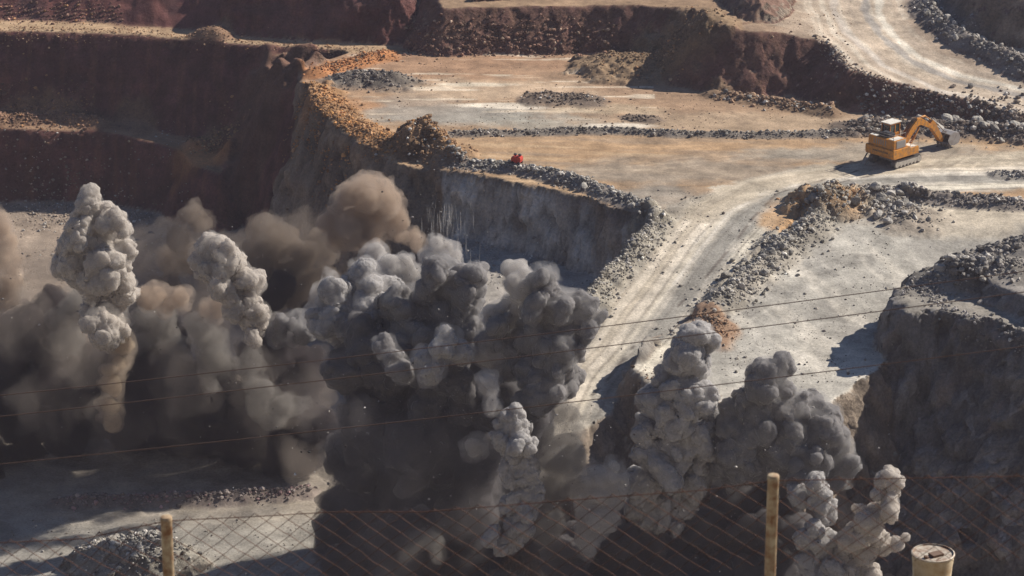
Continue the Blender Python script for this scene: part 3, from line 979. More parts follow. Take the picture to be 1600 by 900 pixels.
plume("dust_plume", [(762, 600, 12), (764, 618, 13), (770, 635, 11)], 299, D_PALE, 15, .2, LV, (.6, .4), "little pale wisp above the crisp cauliflower jet")
plume("dust_plume", [(737, 695, 10), (744, 700, 11), (740, 707, 10)], 300, D_PALE, 16, .2, LV, (.5, .4), "tiny pale puff left of the crisp cauliflower jet", depth_jit=.15)
plume("dust_veil", [(885, 650, 20), (872, 700, 26), (862, 760, 28), (882, 720, 20), (850, 810, 24), (895, 680, 12)], 300, D_DIM, 17, .3, LVS, (.8, .3), "brownish dust veil drifting down beside the road end")
# --- left-hand jets
plume("dust_plume", [(143, 336, 18), (128, 345, 12), (178, 346, 15), (130, 364, 20), (163, 371, 25), (103, 394, 11), (92, 417, 9), (108, 411, 12), (132, 410, 23), (168, 412, 23), (191, 391, 10), (148, 443, 20), (180, 446, 20), (158, 475, 20), (190, 472, 14), (168, 500, 20), (150, 492, 15), (186, 505, 14), (172, 520, 15)],
      330, D_WHITE, 18, .22, LV, (.9, .7), "tall cream dust column far left, broad at its head", fringe=.45, rs=1.08)
plume("dust_plume", [(188, 522, 13), (183, 545, 15), (181, 570, 14), (178, 600, 13), (172, 630, 12), (176, 655, 11)], 330, D_ORNG, 19, .28, LV, (.7, .4), "ochre dust stalk under the tall cream column")
plume("dust_plume", [(331, 386, 14), (317, 397, 10), (350, 402, 17), (328, 414, 17), (366, 421, 18), (392, 428, 12), (351, 436, 18), (379, 447, 16), (400, 443, 7), (390, 475, 13), (399, 495, 11), (393, 511, 12), (400, 480, 12), (372, 470, 13)], 329, D_WHITE, 20, .21, LV, (.9, .7),
      "slanting cream dust plume left of the centre", fringe=.45, rs=1.05)
plume("dust_plume", [(354, 472, 12), (340, 486, 12), (324, 482, 11)], 333, D_TAN, 21, .25, LV, (.6, .4), "small tan puff under the slanting cream plume", depth_jit=.3)
plume("dust_plume", [(280, 470, 12), (263, 478, 12), (243, 468, 13), (226, 470, 14)], 333, D_TAN, 42, .25, LV, (.6, .4), "small tan puffs midway between the two cream plumes", depth_jit=.3)
plume("dust_plume", [(305, 501, 12), (318, 521, 17), (340, 528, 15), (330, 553, 20), (350, 568, 14), (326, 585, 14), (322, 610, 11)], 333, D_DIM, 22, .26, LV, (.8, .4), "dim greenish grey dust finger below the slanting cream plume")
plume("dust_plume", [(396, 560, 10), (393, 578, 14), (412, 602, 17), (440, 618, 15), (402, 632, 16), (462, 640, 14), (430, 650, 18)], 332, D_DIM, 23, .28, LVS, (.8, .4), "dim grey dust hump low left of the great cloud")
plume("dust_plume", [(465, 505, 15), (444, 511, 13), (481, 514, 10), (440, 526, 11), (470, 520, 12)], 330, D_CHAR, 24, .24, LV, (.7, .5), "small dark grey puff touching the great cloud's left side")
plume("dust_veil", [(422, 360, 22), (400, 388, 22), (440, 380, 26), (470, 396, 24), (410, 420, 28), (452, 430, 32), (500, 400, 24), (430, 462, 26), (490, 440, 26), (395, 455, 20)], 352, D_UMBER, 25, .34, LVS, (1.0, .5), "dark brown dust cloud behind the slanting cream plume")
plume("dust_plume", [(570, 286, 11), (556, 300, 18), (584, 300, 18), (540, 320, 20), (570, 322, 27), (600, 322, 21), (530, 343, 19), (560, 350, 29), (600, 348, 25), (645, 366, 11), (626, 371, 13), (650, 380, 8), (575, 385, 24), (530, 375, 18)],
      348, D_TAN, 26, .30, LV, (.9, .5), "big tan dust dome in front of the brown headland cliff")
plume("dust_veil", [(299, 336, 15), (320, 352, 13), (280, 370, 18), (302, 398, 22), (268, 418, 20), (320, 420, 20), (260, 450, 20)], 356, D_UMBER, 27, .34, LVS, (.8, .4), "thin brown dust haze between the two cream plumes")
plume("dust_veil", [(-6, 350, 14), (2, 380, 18), (8, 412, 20), (14, 442, 22), (-4, 460, 24)], 350, D_TAN, 28, .34, LVS, (.8, .4), "tan dust veil cut by the left edge")
plume("shade_toned_dust_cloud", [(20, 510, 44), (95, 500, 36), (250, 520, 40), (60, 590, 56), (150, 580, 50), (240, 600, 56), (330, 610, 50), (420, 560, 40), (400, 640, 52), (470, 590, 44), (20, 660, 56), (110, 670, 56), (200, 680, 56), (290, 690, 54), (380, 700, 50), (450, 690, 44), (-40, 600, 60), (-40, 690, 60),
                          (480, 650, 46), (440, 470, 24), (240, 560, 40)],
      345, D_SHADE_VEIL, 29, .45, LVS, (1.2, .5), "dust curtain over the pit floor on the left, its shade coloured black", cat="dust cloud")

plume("dust_plume", [(602, 551, 14), (622, 577, 12), (612, 562, 10)], 305, D_CHAR, 31, .22, LV, (.8, .6), "small lumpy puff low on the left of the dark dust body")
plume("dust_plume", [(664, 570, 13), (674, 585, 10), (652, 556, 11), (690, 548, 15), (702, 535, 13), (716, 562, 12)], 304, D_GREY, 32, .22, LV, (.8, .6), "lumpy grey puffs rolling over the middle of the dark dust body")
plume("dust_plume", [(680, 386, 8), (692, 398, 10), (704, 405, 9), (688, 414, 11), (711, 419, 8), (675, 407, 8)], 328, D_PALE, 33, .2, LV, (.6, .5), "pale spouting puff above the central cloud head")
plume("dust_plume", [(838, 475, 16), (828, 500, 18), (835, 530, 18), (770, 505, 16), (760, 535, 18), (755, 565, 16), (790, 575, 20), (815, 560, 18)], 306, D_CHAR, 34, .22, LV, (1.0, .7), "grey folds between the pale finger and the bulging right column")
plume("dust_veil", [(60, 420, 60), (150, 430, 60), (250, 420, 60), (340, 440, 56), (420, 470, 50), (90, 520, 60), (200, 520, 60), (310, 520, 60), (420, 560, 60), (480, 620, 46), (20, 480, 60), (500, 400, 50), (450, 400, 50), (560, 380, 40), (-40, 420, 60)], 351, D_HAZE, 35, .6, LVS, (1.4, .5), "thin brown dust drifting among the left plumes", fringe=0)

plume("dust_veil", [(530, 640, 44), (590, 690, 50), (650, 720, 56), (720, 690, 50), (770, 740, 46), (560, 770, 50), (640, 810, 56), (720, 820, 56), (840, 800, 44), (880, 870, 44), (600, 870, 50)], 299, D_STREAK, 36, .4, LVS, (1.4, .5), "streaky grey veil of falling dust over the dark central body", fringe=0)
plume("dust_plume", [(640, 868, 9), (655, 850, 10), (672, 840, 9), (683, 852, 8), (690, 868, 7)], 296, D_DIM, 37, .2, LV, (.6, .5), "faint curled puffs low in the dark dust behind the fence")

plume("dust_plume", [(250, 505, 16), (262, 530, 18), (240, 548, 16), (228, 500, 14), (275, 560, 16), (215, 530, 14)], 341, D_DIM, 38, .26, LV, (.9, .6), "dim brown grey dust lumps between the two cream plumes")
plume("dust_plume", [(120, 470, 18), (100, 500, 18), (118, 530, 16), (90, 540, 16), (60, 600, 18), (75, 625, 16)], 341, D_DIM, 39, .26, LV, (.9, .6), "dim brown dust lumps left of the ochre stalk")

plume("dust_veil", [(40, 520, 50), (120, 560, 56), (210, 540, 56), (300, 580, 56), (390, 600, 52), (460, 640, 44), (80, 640, 50), (180, 650, 50), (290, 670, 50), (390, 690, 44), (470, 720, 34)], 335, D_HAZEF, 40, .5, LVS, (1.4, .5), "faint brown grey dust hanging in front of the shade-black curtain", fringe=0)

plume("dust_plume", [(560, 545, 30), (640, 562, 32), (700, 578, 32), (600, 596, 34), (760, 588, 30), (820, 625, 30), (670, 620, 30), (540, 590, 24), (780, 640, 26), (735, 625, 26)], 311, D_FOLD, 41, .24, LV, (1.0, .7), "dark charcoal folds below the grey cloud heads")

# ------------------------------------------------------------------ broken rock
def rock_shapes(sub, n, seed, rough=.42):
    r = np.random.default_rng(seed)
    tv, tf = ico(sub)
    out = []
    for k in range(n):
        v = tv.copy()
        for _ in range(5):                                     # cut flat facets off a rough ball
            d = rand_dirs(1, r)[0]
            h = r.uniform(.45, .8)
            over = np.maximum(v @ d - h, 0)
            v = v - over[:, None] * d
        v = v * (1 + rough * .35 * r.normal(size=(len(v), 1)))
        v = v * np.array([1, r.uniform(.6, 1.0), r.uniform(.5, .85)])
        out.append(v)
    return out, tf


R0, F0 = rock_shapes(1, 14, 1, .25)
R00, F00 = rock_shapes(0 + 1, 6, 2, .3)
_t = np.array([[0, 0, 1], [.94, 0, -.33], [-.47, .82, -.33], [-.47, -.82, -.33], [.3, .3, .6], [-.6, .1, .5]])


def rocks_mesh(name, pos, size, col, seed, label, cat, kind="stuff", sink=.25):
    """many loose stones nobody would count, as one object"""
    r = np.random.default_rng(seed)
    n = len(pos)
    yaw, tilt = r.uniform(0, 6.283, n), r.normal(0, .5, n)
    Vs, Fs, Cs = [], [], []
    base = 0
    for k in range(len(R0)):
        ii = np.arange(k, n, len(R0))
        if not len(ii):
            continue
        v = R0[k][None] * size[ii][:, None, None]
        c, s = np.cos(tilt[ii])[:, None], np.sin(tilt[ii])[:, None]
        y, z = v[..., 1] * c - v[..., 2] * s, v[..., 1] * s + v[..., 2] * c
        c, s = np.cos(yaw[ii])[:, None], np.sin(yaw[ii])[:, None]
        x, y = v[..., 0] * c - y * s, v[..., 0] * s + y * c
        p = pos[ii]
        V = np.stack([x + p[:, 0:1], y + p[:, 1:2], z + p[:, 2:3] + (size[ii] * (.5 - sink))[:, None]], -1).reshape(-1, 3)
        Vs.append(V)
        Fs.append((F0[None] + base + (np.arange(len(ii)) * len(R0[k]))[:, None, None]).reshape(-1, 3))
        Cs.append(np.repeat(col[ii], len(R0[k]), 0))
        base += len(V)
    o = mesh_np(name, np.concatenate(Vs), np.concatenate(Fs), [M_ROCK], False, np.clip(np.concatenate(Cs), .03, .75))
    return tag(o, label, cat, kind=kind)


def along_line(P, n, hw, r, spread=.55):
    P = np.asarray(P)
    seg = np.hypot(*(P[1:, :2] - P[:-1, :2]).T)
    acc = np.concatenate([[0], np.cumsum(seg)])
    s = r.uniform(0, acc[-1], n)
    k = np.clip(np.searchsorted(acc, s) - 1, 0, len(seg) - 1)
    t = (s - acc[k]) / seg[k]
    xy = P[k, :2] + (P[k + 1, :2] - P[k, :2]) * t[:, None]
    return xy + r.normal(0, hw * spread, (n, 2))


def tint(base, n, r, var=.28, alt=None, altp=.0):
    c = np.array(base)[None] * np.exp(r.normal(0, var, (n, 1)))
    if alt is not None:
        m_ = r.random(n) < altp
        c[m_] = np.array(alt) * np.exp(r.normal(0, var, (m_.sum(), 1)))
    return c


def rubble(name, P, hw, dens, smin, smax, base, seed, label, alt=None, altp=0., cat="rubble", spread=.55, pw=2.2):
    r = np.random.default_rng(seed + 500)
    Pn = np.asarray(P)
    Lg = np.hypot(*(Pn[1:, :2] - Pn[:-1, :2]).T).sum() + hw
    n = int(Lg * hw * 2 * dens)
    xy = along_line(P, n, hw, r, spread)
    size = smin * (1 - r.random(n) * (1 - (smin / smax) ** pw)) ** (-1 / pw)
    size = np.minimum(size, smax)
    pos = np.concatenate([xy, ground_z(xy[:, 0], xy[:, 1])[:, None]], 1)
    return rocks_mesh(name, pos, size, tint(base, n, r, .30, alt, altp), seed, label, cat)


G_, B_, O_, P_ = (.27, .25, .22), (.22, .165, .12), (.36, .20, .10), (.44, .41, .37)
rubble("rubble_berm", R_MID, 1.3, 8, .10, .48, (.24, .215, .185), 1, "low dark rubble line dividing the two tan benches", P_, .18)
rubble("rubble_berm", R_ALC, 2.0, 10, .11, .6, G_, 2, "dark grey rubble berm on the rim above the curved pit wall", P_, .2)
rubble("rubble_berm", R_RAMPL, 2.4, 13, .10, .5, (.34, .31, .26), 3, "sunlit grey rubble berm between haul road and curved pit wall", P_, .3)
rubble("rubble_berm", R_RAMPR, 3.0, 9, .11, .62, (.32, .295, .255), 4, "wide grey rubble berm between haul road and pale lower flat", P_, .3)
rubble("rubble_berm", R_KNOLL, 3.8, 5, .12, .55, (.33, .27, .20), 5, "stones on the orange topped knoll at the road bend", O_, .25)
rubble("rubble_berm", R_FLATT, 1.6, 8, .12, .6, (.25, .22, .195), 6, "dark rubble line along the road at the back of the lower flat", P_, .2)
rubble("rubble_heap", R_SPILL, 4.6, 6, .11, .65, (.32, .285, .24), 7, "grey boulder spill running down from the knoll onto the flat", P_, .3)
rubble("rubble_berm", R_BANK, 4.4, 5, .13, .8, (.19, .155, .13), 8, "dark boulder bank below the upper haul road behind the excavator", P_, .22)
rubble("rubble_berm", R_TOPR, 2.4, 5, .13, .65, (.26, .235, .21), 9, "grey rubble berm on the far side of the upper haul road", P_, .3)
rubble("rubble_heap", R_TIP, 4.2, 9, .12, .6, (.28, .175, .10), 10, "pointed brown rubble heap at the headland corner", P_, .12)
rubble("rubble_berm", R_HEAD, 4.6, 9, .10, .55, (.32, .19, .10), 11, "brown and ochre rubble along the headland edge", (.42, .21, .08), .4)
rubble("rubble_berm", R_HEAD2, 2.6, 7, .12, .5, (.42, .20, .09), 12, "orange rubble along the rim at the back corner of the bench", B_, .2)
rubble("rubble_heap", R_GREY, 4.0, 6, .12, .5, (.20, .175, .155), 13, "flat grey rubble heap near the orange rim rubble", P_, .1)
rubble("rubble_heap", R_DARK1, 3.0, 5, .12, .45, (.19, .15, .12), 14, "long low dark rubble heap in the middle of the upper bench", P_, .1)
rubble("rubble_heap", R_DARK2, 2.0, 5, .12, .4, (.19, .15, .12), 15, "small low dark rubble heap right of the white scraped patch")
rubble("rubble_heap", R_MOUND, 6.5, 4, .12, .45, (.27, .19, .12), 16, "broad brown gravel mound below the red back wall", O_, .12)
rubble("rubble_berm", R_FOOT, 2.4, 5, .14, .7, (.27, .18, .12), 17, "brown stones along the foot of the shaded bank", P_, .15)
rubble("rubble_heap", R_CONE, 2.6, 6, .08, .3, (.22, .145, .10), 18, "small cone of brown spoil on the upper left ledge")
rubble("rubble_berm", R_TAL1, 3.2, 6, .10, .45, (.20, .12, .08), 19, "brown talus below the left wall on its lower ledge", O_, .15)
rubble("rubble_heap", R_TAL3, 2.8, 6, .14, .6, (.28, .18, .10), 21, "brown talus heap at the end of the left ledge", O_, .25)
rubble("rubble_heap", R_RIGHT, 1.4, 8, .12, .5, (.30, .275, .245), 23, "small grey rubble heap beside the road at the right edge", P_, .3)
rubble("rubble_heap", R_NEAR, 5.0, 14, .10, .6, (.27, .255, .23), 24, "big grey rubble heap on the pit floor behind the left fence post", P_, .35)
rubble("rubble_berm", R_FLOOR, 1.6, 9, .12, .55, (.24, .205, .19), 25, "low shaded rubble line across the pit floor on the left", (.30, .2, .2), .25)
rubble("rubble_heap", R_ORNG, 2.0, 8, .08, .35, (.33, .195, .115), 27, "orange stones at the end of the berm beside the pale flat", B_, .25)
rubble("rubble_heap", R_MTOP, 3.6, 7, .14, .8, (.24, .22, .20), 28, "dark blocky rubble on top of the right rock mass", P_, .2)
rubble("rubble_berm", [at(1476, 404, 4.4), at(1548, 384, 5.4), at(1600, 364, 6.8), at(1660, 340, 7)], 2.6, 7, .2, .95, (.21, .19, .17), 31, "dark rubble crest at the top of the right rock mass", P_, .12)
rubble("rubble_heap", R_FLOORL, 6, 3, .12, .4, (.31, .255, .20), 32, "brown gravel on the far pit floor at left", P_, .2)
rubble("rubble_berm", PW([(0, 46, 0), (100, 48, 0), (200, 48, 0), (300, 58, 0), (380, 64, 0), (500, 74, 0), (590, 80, 0)]), 2.2, 4, .08, .3, (.34, .22, .14), 33, "small stones along the upper left ledge", O_, .2)
rubble("rubble_berm", PW([(1280, 60, 7), (1330, 105, 5.6), (1420, 138, 3.8), (1520, 162, 2.6), (1600, 182, 1.9)]), 1.2, 6, .12, .5, (.27, .21, .165), 34, "stones along the near edge of the upper haul road", P_, .2)
rubble("rubble_heap", PW([(1005, 590, -4.6), (1080, 610, -4.8), (1120, 640, -5)]), 2.2, 6, .1, .5, (.30, .22, .16), 35, "brown stones at the front edge of the flat behind the tall column", O_, .2)
rubble("rubble_berm", PW([(1404, 464, 2.2), (1440, 450, 2.2), (1470, 480, 2), (1510, 494, 2.2), (1560, 506, 2.4), (1600, 524, 2.5)]), 1.3, 7, .1, .55, (.26, .24, .225), 36, "broken stones along the rim of the right rock mass", P_, .2)
# stones fallen on the lit part of the left walls
def wall_stones(name, px0, px1, py0, py1, n, smin, smax, base, seed, label, alt, altp):
    r = np.random.default_rng(seed)
    xs = r.uniform(px0, px1, n * 2)
    ys = py0 + (py1 - py0) * r.beta(2.2, 1.3, n * 2)
    # march each sight line to the face it meets
    pts = []
    for a, b in zip(xs, ys):
        u, v = (a - 800.0) / FPX, (450.0 - b) / FPX
        d = np.array((u, CP + v * SP, -SP + v * CP))
        t = np.arange(380, 540, .5)
        q = np.array((0, 0, CAMZ)) + d * t[:, None]
        below = np.where(q[:, 2] < ground_z(q[:, 0], q[:, 1]))[0]
        if len(below):
            pts.append(q[below[0]])
        if len(pts) >= n:
            break
    pts = np.array(pts)
    pts[:, 2] = ground_z(pts[:, 0], pts[:, 1])
    size = np.minimum(smin * (1 - r.random(len(pts))) ** (-1 / 2.4), smax)
    return rocks_mesh(name, pts, size, tint(base, len(pts), r, .3, alt, altp), seed, label, "rubble")


wall_stones("rubble_slope", -10, 150, 112, 204, 800, .09, .4, (.20, .125, .09), 41, "brown rubble clinging to the left wall above its ledge", O_, .2)
wall_stones("rubble_slope", -10, 192, -5, 40, 700, .09, .38, (.20, .12, .09), 42, "reddish rubble slope at the upper left corner", O_, .15)
wall_stones("rubble_slope", 630, 960, 22, 90, 1300, .12, .4, (.21, .125, .09), 43, "reddish rubble texture on the wall behind the upper bench", (.3, .22, .16), .2)
wall_stones("rubble_slope", 1340, 1600, 130, 212, 900, .14, .7, (.20, .165, .135), 44, "dark stones scattered down the bank below the upper haul road", P_, .15)

# gravel over the flats
def gravel(name, px0, px1, py0, py1, z, n, smin, smax, base, seed, label, alt, altp):
    r = np.random.default_rng(seed)
    xy = np.array([at(a, b, z)[:2] for a, b in zip(r.uniform(px0, px1, n), r.uniform(py0, py1, n))])
    keep = vnoise2(xy[:, 0] * .3, xy[:, 1] * .15, seed) > .45
    xy = xy[keep]
    pos = np.concatenate([xy, ground_z(xy[:, 0], xy[:, 1])[:, None]], 1)
    size = np.minimum(smin * (1 - r.random(len(xy))) ** (-1 / 2.6), smax)
    return rocks_mesh(name, pos, size, tint(base, len(xy), r, .35, alt, altp), seed, label, "gravel", sink=.35)


gravel("gravel", 1020, 1400, 330, 640, -3, 2600, .06, .32, (.30, .27, .23), 51, "loose dark gravel on the pale lower flat", (.14, .12, .11), .35)
gravel("gravel", 620, 1330, 85, 205, 0, 2200, .06, .26, (.31, .22, .15), 52, "loose brown gravel on the upper bench", (.17, .13, .1), .3)
gravel("gravel", 0, 490, 810, 900, -24.2, 1500, .05, .22, (.34, .3, .25), 53, "loose gravel on the near pit floor", (.18, .16, .14), .3)
gravel("gravel", 0, 300, 300, 480, -24.2, 2600, .08, .4, (.31, .25, .19), 54, "loose brown gravel on the far pit floor", P_, .25)
gravel("gravel", 690, 960, 380, 470, -8.8, 1500, .08, .35, (.32, .295, .26), 55, "loose grey gravel under the curved pit wall", P_, .3)

# boulders one can point at
BOULDER = []
for k in range(7):
    V_, F_ = rock_shapes(2, 1, 900 + k, .16)
    me = mesh_np("boulder", V_[0], F_, [M_ROCK], False, np.repeat(tint(G_, 1, rng, .25, P_, .4), len(V_[0]), 0), link=False)
    BOULDER.append(me.data)
    bpy.data.objects.remove(me)
for c_, ln, n, hw, s0, s1, lb, gr in (
        (1, R_BANK, 34, 3.6, .5, 1.15, "grey boulder in the dark bank behind the excavator", "boulders in the bank behind the excavator"),
        (2, R_SPILL, 26, 4.0, .45, .95, "grey boulder in the spill below the orange knoll", "boulders in the spill below the knoll"),
        (3, R_RAMPR, 26, 2.6, .4, .8, "pale boulder in the berm between haul road and lower flat", "boulders in the berm beside the lower flat"),
        (4, R_FLATT, 22, 1.2, .4, .75, "grey boulder in the rubble line at the back of the flat", "boulders at the back of the flat"),
        (5, R_TOPR, 20, 2.2, .45, .9, "grey boulder in the berm on the upper haul road's far side", "boulders beside the upper haul road"),
        (6, R_MTOP, 18, 3.0, .4, .9, "dark boulder on top of the right rock mass", "boulders on the right rock mass"),
        (7, R_NEAR, 14, 3.6, .35, .7, "grey boulder in the heap behind the left fence post", "boulders in the heap on the near pit floor"),
        (8, R_ALC, 20, 1.6, .35, .7, "dark boulder on the rim above the curved pit wall", "boulders on the rim of the curved pit wall")):
    r = np.random.default_rng(7000 + c_)
    xy = along_line(ln, n, hw, r, .5)
    zz = ground_z(xy[:, 0], xy[:, 1])
    for k in range(n):
        o = bpy.data.objects.new("boulder", BOULDER[r.integers(7)])
        s_ = s0 * (1 - r.random()) ** (-1 / 2.5)
        s_ = min(s_, s1)
        o.location = (xy[k, 0], xy[k, 1], zz[k] + .25 * s_)
        o.rotation_euler = (r.normal(0, .4), r.normal(0, .4), r.uniform(0, 6.28))
        o.scale = (s_, s_, s_ * r.uniform(.8, 1.1))
        COL.objects.link(o)
        tag(o, lb, "boulder", gr)

# ------------------------------------------------------------------ machines, fence, wires
def mat_plain(name, col, rough=.6, metal=0.0, wear=None, wscale=3.0, wamt=.5, spec=.4):
    m, nt, b, out = new_mat(name)
    L = nt.links.new
    b.inputs["Roughness"].default_value = rough
    b.inputs["Metallic"].default_value = metal
    b.inputs["Specular IOR Level"].default_value = spec
    if wear is None:
        b.inputs["Base Color"].default_value = (*col, 1)
        return m
    tc = nd(nt, "ShaderNodeTexCoord")
    n = nd(nt, "ShaderNodeTexNoise", Scale=wscale, Detail=6.0, Roughness=.65)
    r = nd(nt, "ShaderNodeMapRange")
    r.inputs[1].default_value, r.inputs[2].default_value = .62 - .3 * wamt, .78 - .2 * wamt
    mx = nd(nt, "ShaderNodeMix", data_type='RGBA')
    mx.inputs[6].default_value = (*col, 1)
    mx.inputs[7].default_value = (*wear, 1)
    L(tc.outputs["Object"], n.inputs["Vector"])
    L(n.outputs["Fac"], r.inputs[0])
    L(r.outputs[0], mx.inputs[0])
    L(mx.outputs[2], b.inputs["Base Color"])
    return m


M_YEL = mat_plain("worn_orange_paint", (.64, .26, .025), .5, 0, (.30, .16, .07), 2.4, .6)
M_YELD = mat_plain("dusty_orange_paint", (.56, .23, .03), .6, 0, (.28, .16, .08), 2.0, .6)
M_STEEL = mat_plain("dusty_steel", (.30, .27, .24), .7, .2, (.20, .16, .13), 1.5, .5)
M_BUCKET = mat_plain("worn_bucket_steel", (.36, .34, .33), .55, .3, (.22, .19, .17), 1.5, .5)
M_TRACK = mat_plain("track_steel", (.13, .12, .115), .7, .2, (.24, .21, .18), 2.0, .5)
M_BLACK = mat_plain("black_rubber", (.03, .03, .035), .7)
M_WHITE = mat_plain("dusty_white_paint", (.72, .68, .60), .6, 0, (.5, .43, .34), 2.0, .4)
M_GRILL = mat_plain("pale_grille_metal", (.48, .45, .42), .6, .1)
M_GLASS = mat_plain("cab_glass", (.05, .075, .07), .08, 0, spec=.8)
M_REDP = mat_plain("red_paint", (.55, .05, .03), .5, 0, (.38, .06, .04), 3.0, .4)
M_DUSTC = mat_plain("dust_on_track", (.50, .46, .40), .9, 0, (.33, .29, .25), 1.8, .5)


class MB:
    """collects boxes, prisms and tubes into one mesh"""

    def __init__(self):
        self.bm = bmesh.new()

    def box(self, x0, x1, y0, y1, z0, z1, bevel=0.0, taper=(0, 0), rot=None, pivot=None):
        v = [self.bm.verts.new(p) for p in ((x0, y0, z0), (x1, y0, z0), (x1, y1, z0), (x0, y1, z0),
                                            (x0 + taper[0], y0 + taper[1], z1), (x1 - taper[0], y0 + taper[1], z1), (x1 - taper[0], y1 - taper[1], z1), (x0 + taper[0], y1 - taper[1], z1))]
        fs = [self.bm.faces.new([v[i] for i in f]) for f in ((3, 2, 1, 0), (4, 5, 6, 7), (0, 1, 5, 4), (1, 2, 6, 5), (2, 3, 7, 6), (3, 0, 4, 7))]
        if rot is not None:
            bmesh.ops.rotate(self.bm, verts=v, cent=pivot or (0, 0, 0), matrix=rot)
        if bevel:
            es = list({e for f in fs for e in f.edges})
            bmesh.ops.bevel(self.bm, geom=es, offset=bevel, segments=2, affect='EDGES', profile=.7)
        return self

    def prism(self, prof, y0, y1, bevel=0.0):
        """outline in x,z pushed from y0 to y1"""
        a = [self.bm.verts.new((x, y0, z)) for x, z in prof]
        b = [self.bm.verts.new((x, y1, z)) for x, z in prof]
        fs = [self.bm.faces.new(a), self.bm.faces.new(b[::-1])]
        n = len(prof)
        for i in range(n):
            fs.append(self.bm.faces.new((a[(i + 1) % n], a[i], b[i], b[(i + 1) % n])))
        if bevel:
            bmesh.ops.bevel(self.bm, geom=list({e for f in fs for e in f.edges}), offset=bevel, segments=2, affect='EDGES', profile=.7)
        return self

    def tube(self, pts, rad, seg=8, caps=True):
        pts = [Vector(p) for p in pts]
        rads = rad if hasattr(rad, "__len__") else [rad] * len(pts)
        rings = []
        ref = None
        for i, p in enumerate(pts):
            d = (pts[min(i + 1, len(pts) - 1)] - pts[max(i - 1, 0)]).normalized()
            if ref is None or abs(ref.dot(d)) > .95:
                ref = Vector((0, 0, 1)) if abs(d.z) < .9 else Vector((1, 0, 0))
            u = d.cross(ref).normalized()
            w = d.cross(u)
            rings.append([self.bm.verts.new(p + (u * math.cos(a) + w * math.sin(a)) * rads[i]) for a in [2 * math.pi * k / seg for k in range(seg)]])
        for a, b in zip(rings, rings[1:]):
            for k in range(seg):
                self.bm.faces.new((a[k], a[(k + 1) % seg], b[(k + 1) % seg], b[k]))
        if caps:
            self.bm.faces.new(rings[0][::-1])
            self.bm.faces.new(rings[-1])
        return self

    def lathe(self, prof, seg=24, cx=0, cy_=0):
        rings = [[self.bm.verts.new((cx + r * math.cos(2 * math.pi * k / seg), cy_ + r * math.sin(2 * math.pi * k / seg), z)) for k in range(seg)] for r, z in prof]
        for a, b in zip(rings, rings[1:]):
            for k in range(seg):
                self.bm.faces.new((a[k], a[(k + 1) % seg], b[(k + 1) % seg], b[k]))
        self.bm.faces.new(rings[0][::-1])
        self.bm.faces.new(rings[-1])
        return self

    def build(self, name, mat, parent=None, smooth_=False):
        bmesh.ops.recalc_face_normals(self.bm, faces=self.bm.faces)
        me = bpy.data.meshes.new(name)
        self.bm.to_mesh(me)
        self.bm.free()
        me.materials.append(mat)
        if smooth_:
            me.polygons.foreach_set("use_smooth", [True] * len(me.polygons))
            if hasattr(me, "set_sharp_from_angle"):
                me.set_sharp_from_angle(angle=math.radians(40))
        o = bpy.data.objects.new(name, me)
        COL.objects.link(o)
        if parent is not None:
            o.parent = parent
        return o


# ---- excavator: +x is where the boom points
ex = at(1398, 253, 0.0)
EXC = empty("excavator", (ex[0], ex[1], 0.05), math.radians(42))
tag(EXC, "orange tracked excavator parked on the bench with its bucket lowered", "excavator")
MB().box(-1.7, 1.7, -1.5, 1.5, .55, 1.15, .06).box(-1.0, 1.0, -2.0, 2.0, .6, 1.0, .05).build("undercarriage", M_STEEL, EXC)
MB().lathe([(1.25, 1.15), (1.3, 1.2), (1.3, 1.42), (1.2, 1.45)], 28).build("turntable", M_BLACK, EXC, True)
for sy in (-1, 1):
    yc = sy * 2.1
    # belt: a stadium outline with shoes
    prof = []
    for k in range(13):
        a = math.pi / 2 + math.pi * k / 12
        prof.append((-2.35 + .56 * math.cos(a), .58 + .56 * math.sin(a)))
    for k in range(13):
        a = -math.pi / 2 + math.pi * k / 12
        prof.append((2.35 + .56 * math.cos(a), .58 + .56 * math.sin(a)))
    belt = MB()
    belt.prism(prof, yc - .36, yc + .36)
    for k in range(22):
        x = -2.5 + k * 5.0 / 21
        belt.box(x - .05, x + .05, yc - .38, yc + .38, 1.13, 1.19)
        belt.box(x - .05, x + .05, yc - .38, yc + .38, -.03, .03)
    tr = belt.build("track", M_TRACK, EXC)
    fr = MB()
    fr.prism([(-2.1, .30), (2.1, .30), (2.3, .55), (2.1, .86), (-2.1, .86), (-2.3, .55)], yc + sy * .355, yc + sy * .40)
    for x in (-1.5, -.75, 0, .75, 1.5):
        fr.tube([(x, yc + sy * .36, .30), (x, yc + sy * .44, .30)], .19, 12)
    for x in (-2.35, 2.35):
        fr.tube([(x, yc + sy * .36, .58), (x, yc + sy * .43, .58)], .42, 16)
    fr.build("track_frame", M_DUSTC, tr)
house = MB()
house.prism([(-3.3, 1.5), (-3.45, 1.9), (-3.45, 2.75), (-3.3, 2.85), (.2, 2.85), (.2, 1.5)], -2.65, 2.65, .07)
house.box(.2, 2.0, -2.65, -.75, 1.5, 2.55, .06).box(.2, 2.0, .75, 2.65, 1.5, 2.45, .06).box(.2, 1.4, -.75, .75, 1.5, 2.2, .05)
hs_ = house.build("deck", M_YEL, EXC)
eh = MB().box(-3.15, -.5, -2.4, 2.4, 2.85, 4.2, .08).build("engine_housing", M_YELD, EXC)
lv = MB()
for k in range(6):
    y = -.9 + k * .42
    lv.box(-3.18, -3.145, y, y + .17, 3.15, 3.95)
lv.build("louvre", M_STEEL, eh)
gr = MB().box(-2.6, -.7, -2.435, -2.395, 2.95, 4.05)
